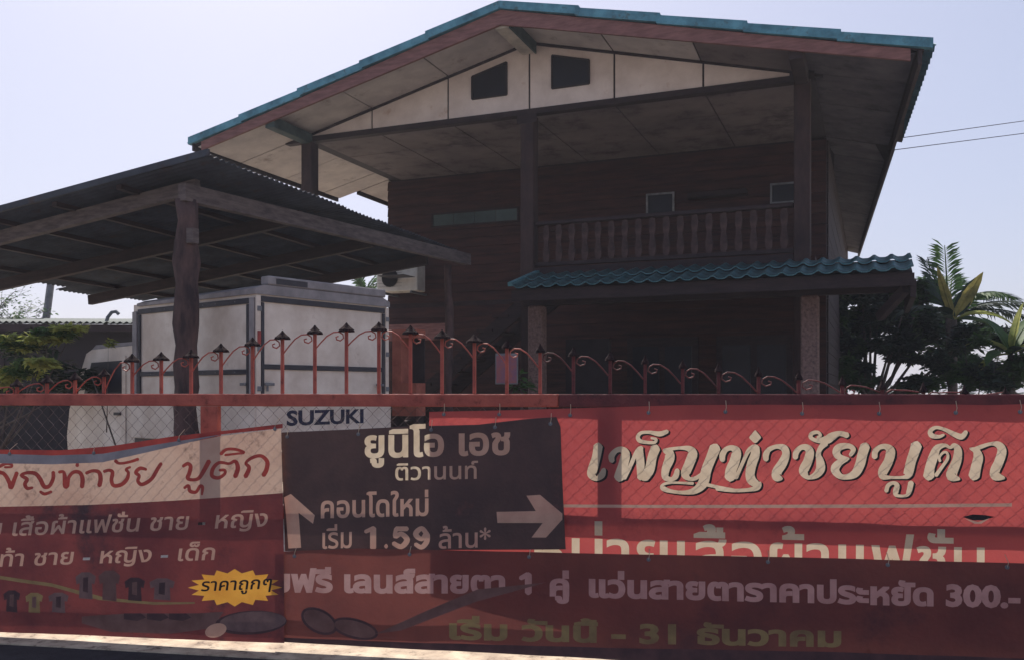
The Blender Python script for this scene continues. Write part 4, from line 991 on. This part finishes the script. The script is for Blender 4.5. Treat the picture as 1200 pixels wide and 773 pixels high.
b = (10.8, 18, 0); plant_tree('dense_tree', 'mid green tree filling the right edge behind the low banana plant', b, 1.4,
    clumps([(1150, 430, 18, (30, 30, 22)), (1195, 440, 18, (30, 30, 20)), (1190, 400, 18, (22, 30, 16)), (1230, 420, 18, (26, 30, 36))], b), 'leaf_d', .15, 43, 1500, second='leaf_g', r0=.12)
b = (7.0, 13.6, 0); plant_tree('leafy_shrub', 'dark leafy shrub in front of the banana plants at the right', b, 1.2,
    clumps([(1100, 425, 13.6, (30, 30, 26)), (1130, 395, 13.8, (20, 30, 18)), (1150, 440, 13.4, (34, 30, 18)), (1195, 435, 13.4, (22, 30, 22)), (1090, 375, 13.8, (14, 20, 26)), (1175, 400, 13.9, (20, 20, 14))], b), 'leaf_d', .12, 47, 1100, 'shrub', second='leaf_g', r0=.05)
pb = at(427, 345, 26); rp = thing('small_palm', 'small green palm crown showing between truck roof and air conditioner', 'palm', (pb[0], pb[1], 0), 0)
MB().tube([(0, 0, 0), (0, 0, pb[2])], [.12, .09], 8).build('trunk', M['bark'], rp, True)
for k in range(11): frond(rp, (0, 0, pb[2]), rd.uniform(0, 6.28), R(rd.uniform(30, 80)), rd.uniform(.6, .85), .8, 'leaf_g', rd, nl=14, ll=.22, w=.03)
pt = thing('potted_shrub', 'small green shrub beside the left verandah pillar', 'shrub', (.12, 11.4, 0), 0)
mb = MB(); leaves(mb, (0, 0, 1.33), (.12, .12, .16), 60, .12, rd); mb.build('crown', M['leaf_g'], pt); MB().tube([(0, 0, 0), (0, 0, 1.2)], .02, 6).build('stem', M['bark'], pt)
ft = MB()
for k in range(70):
    x = -90+k*2.7; leaves(ft, (x, 95+rd.uniform(-4, 4), 1.2), (2.4, 2, rd.uniform(1.0, 1.7)), 60, .8, rd)
tag(ft.build('distant_treeline', M['leaf_d']), kind='stuff')

# ------------------------------------------------------------------ added volume that lifts the blacks like glare on window glass
hz = bpy.data.materials.new('glare_veil'); hz.use_nodes = True; n = hz.node_tree; n.nodes.remove(n.nodes['Principled BSDF'])
pv = n.nodes.new('ShaderNodeVolumePrincipled'); pv.inputs['Color'].default_value = (.86, .88, 1, 1); pv.inputs['Density'].default_value = .0014; pv.inputs['Anisotropy'].default_value = .2
n.links.new(pv.outputs[0], n.nodes['Material Output'].inputs['Volume'])
tag(MB().box(-401, 401, -301, 501, -1.5, 9.5).build('glare_veil', hz), kind='stuff')
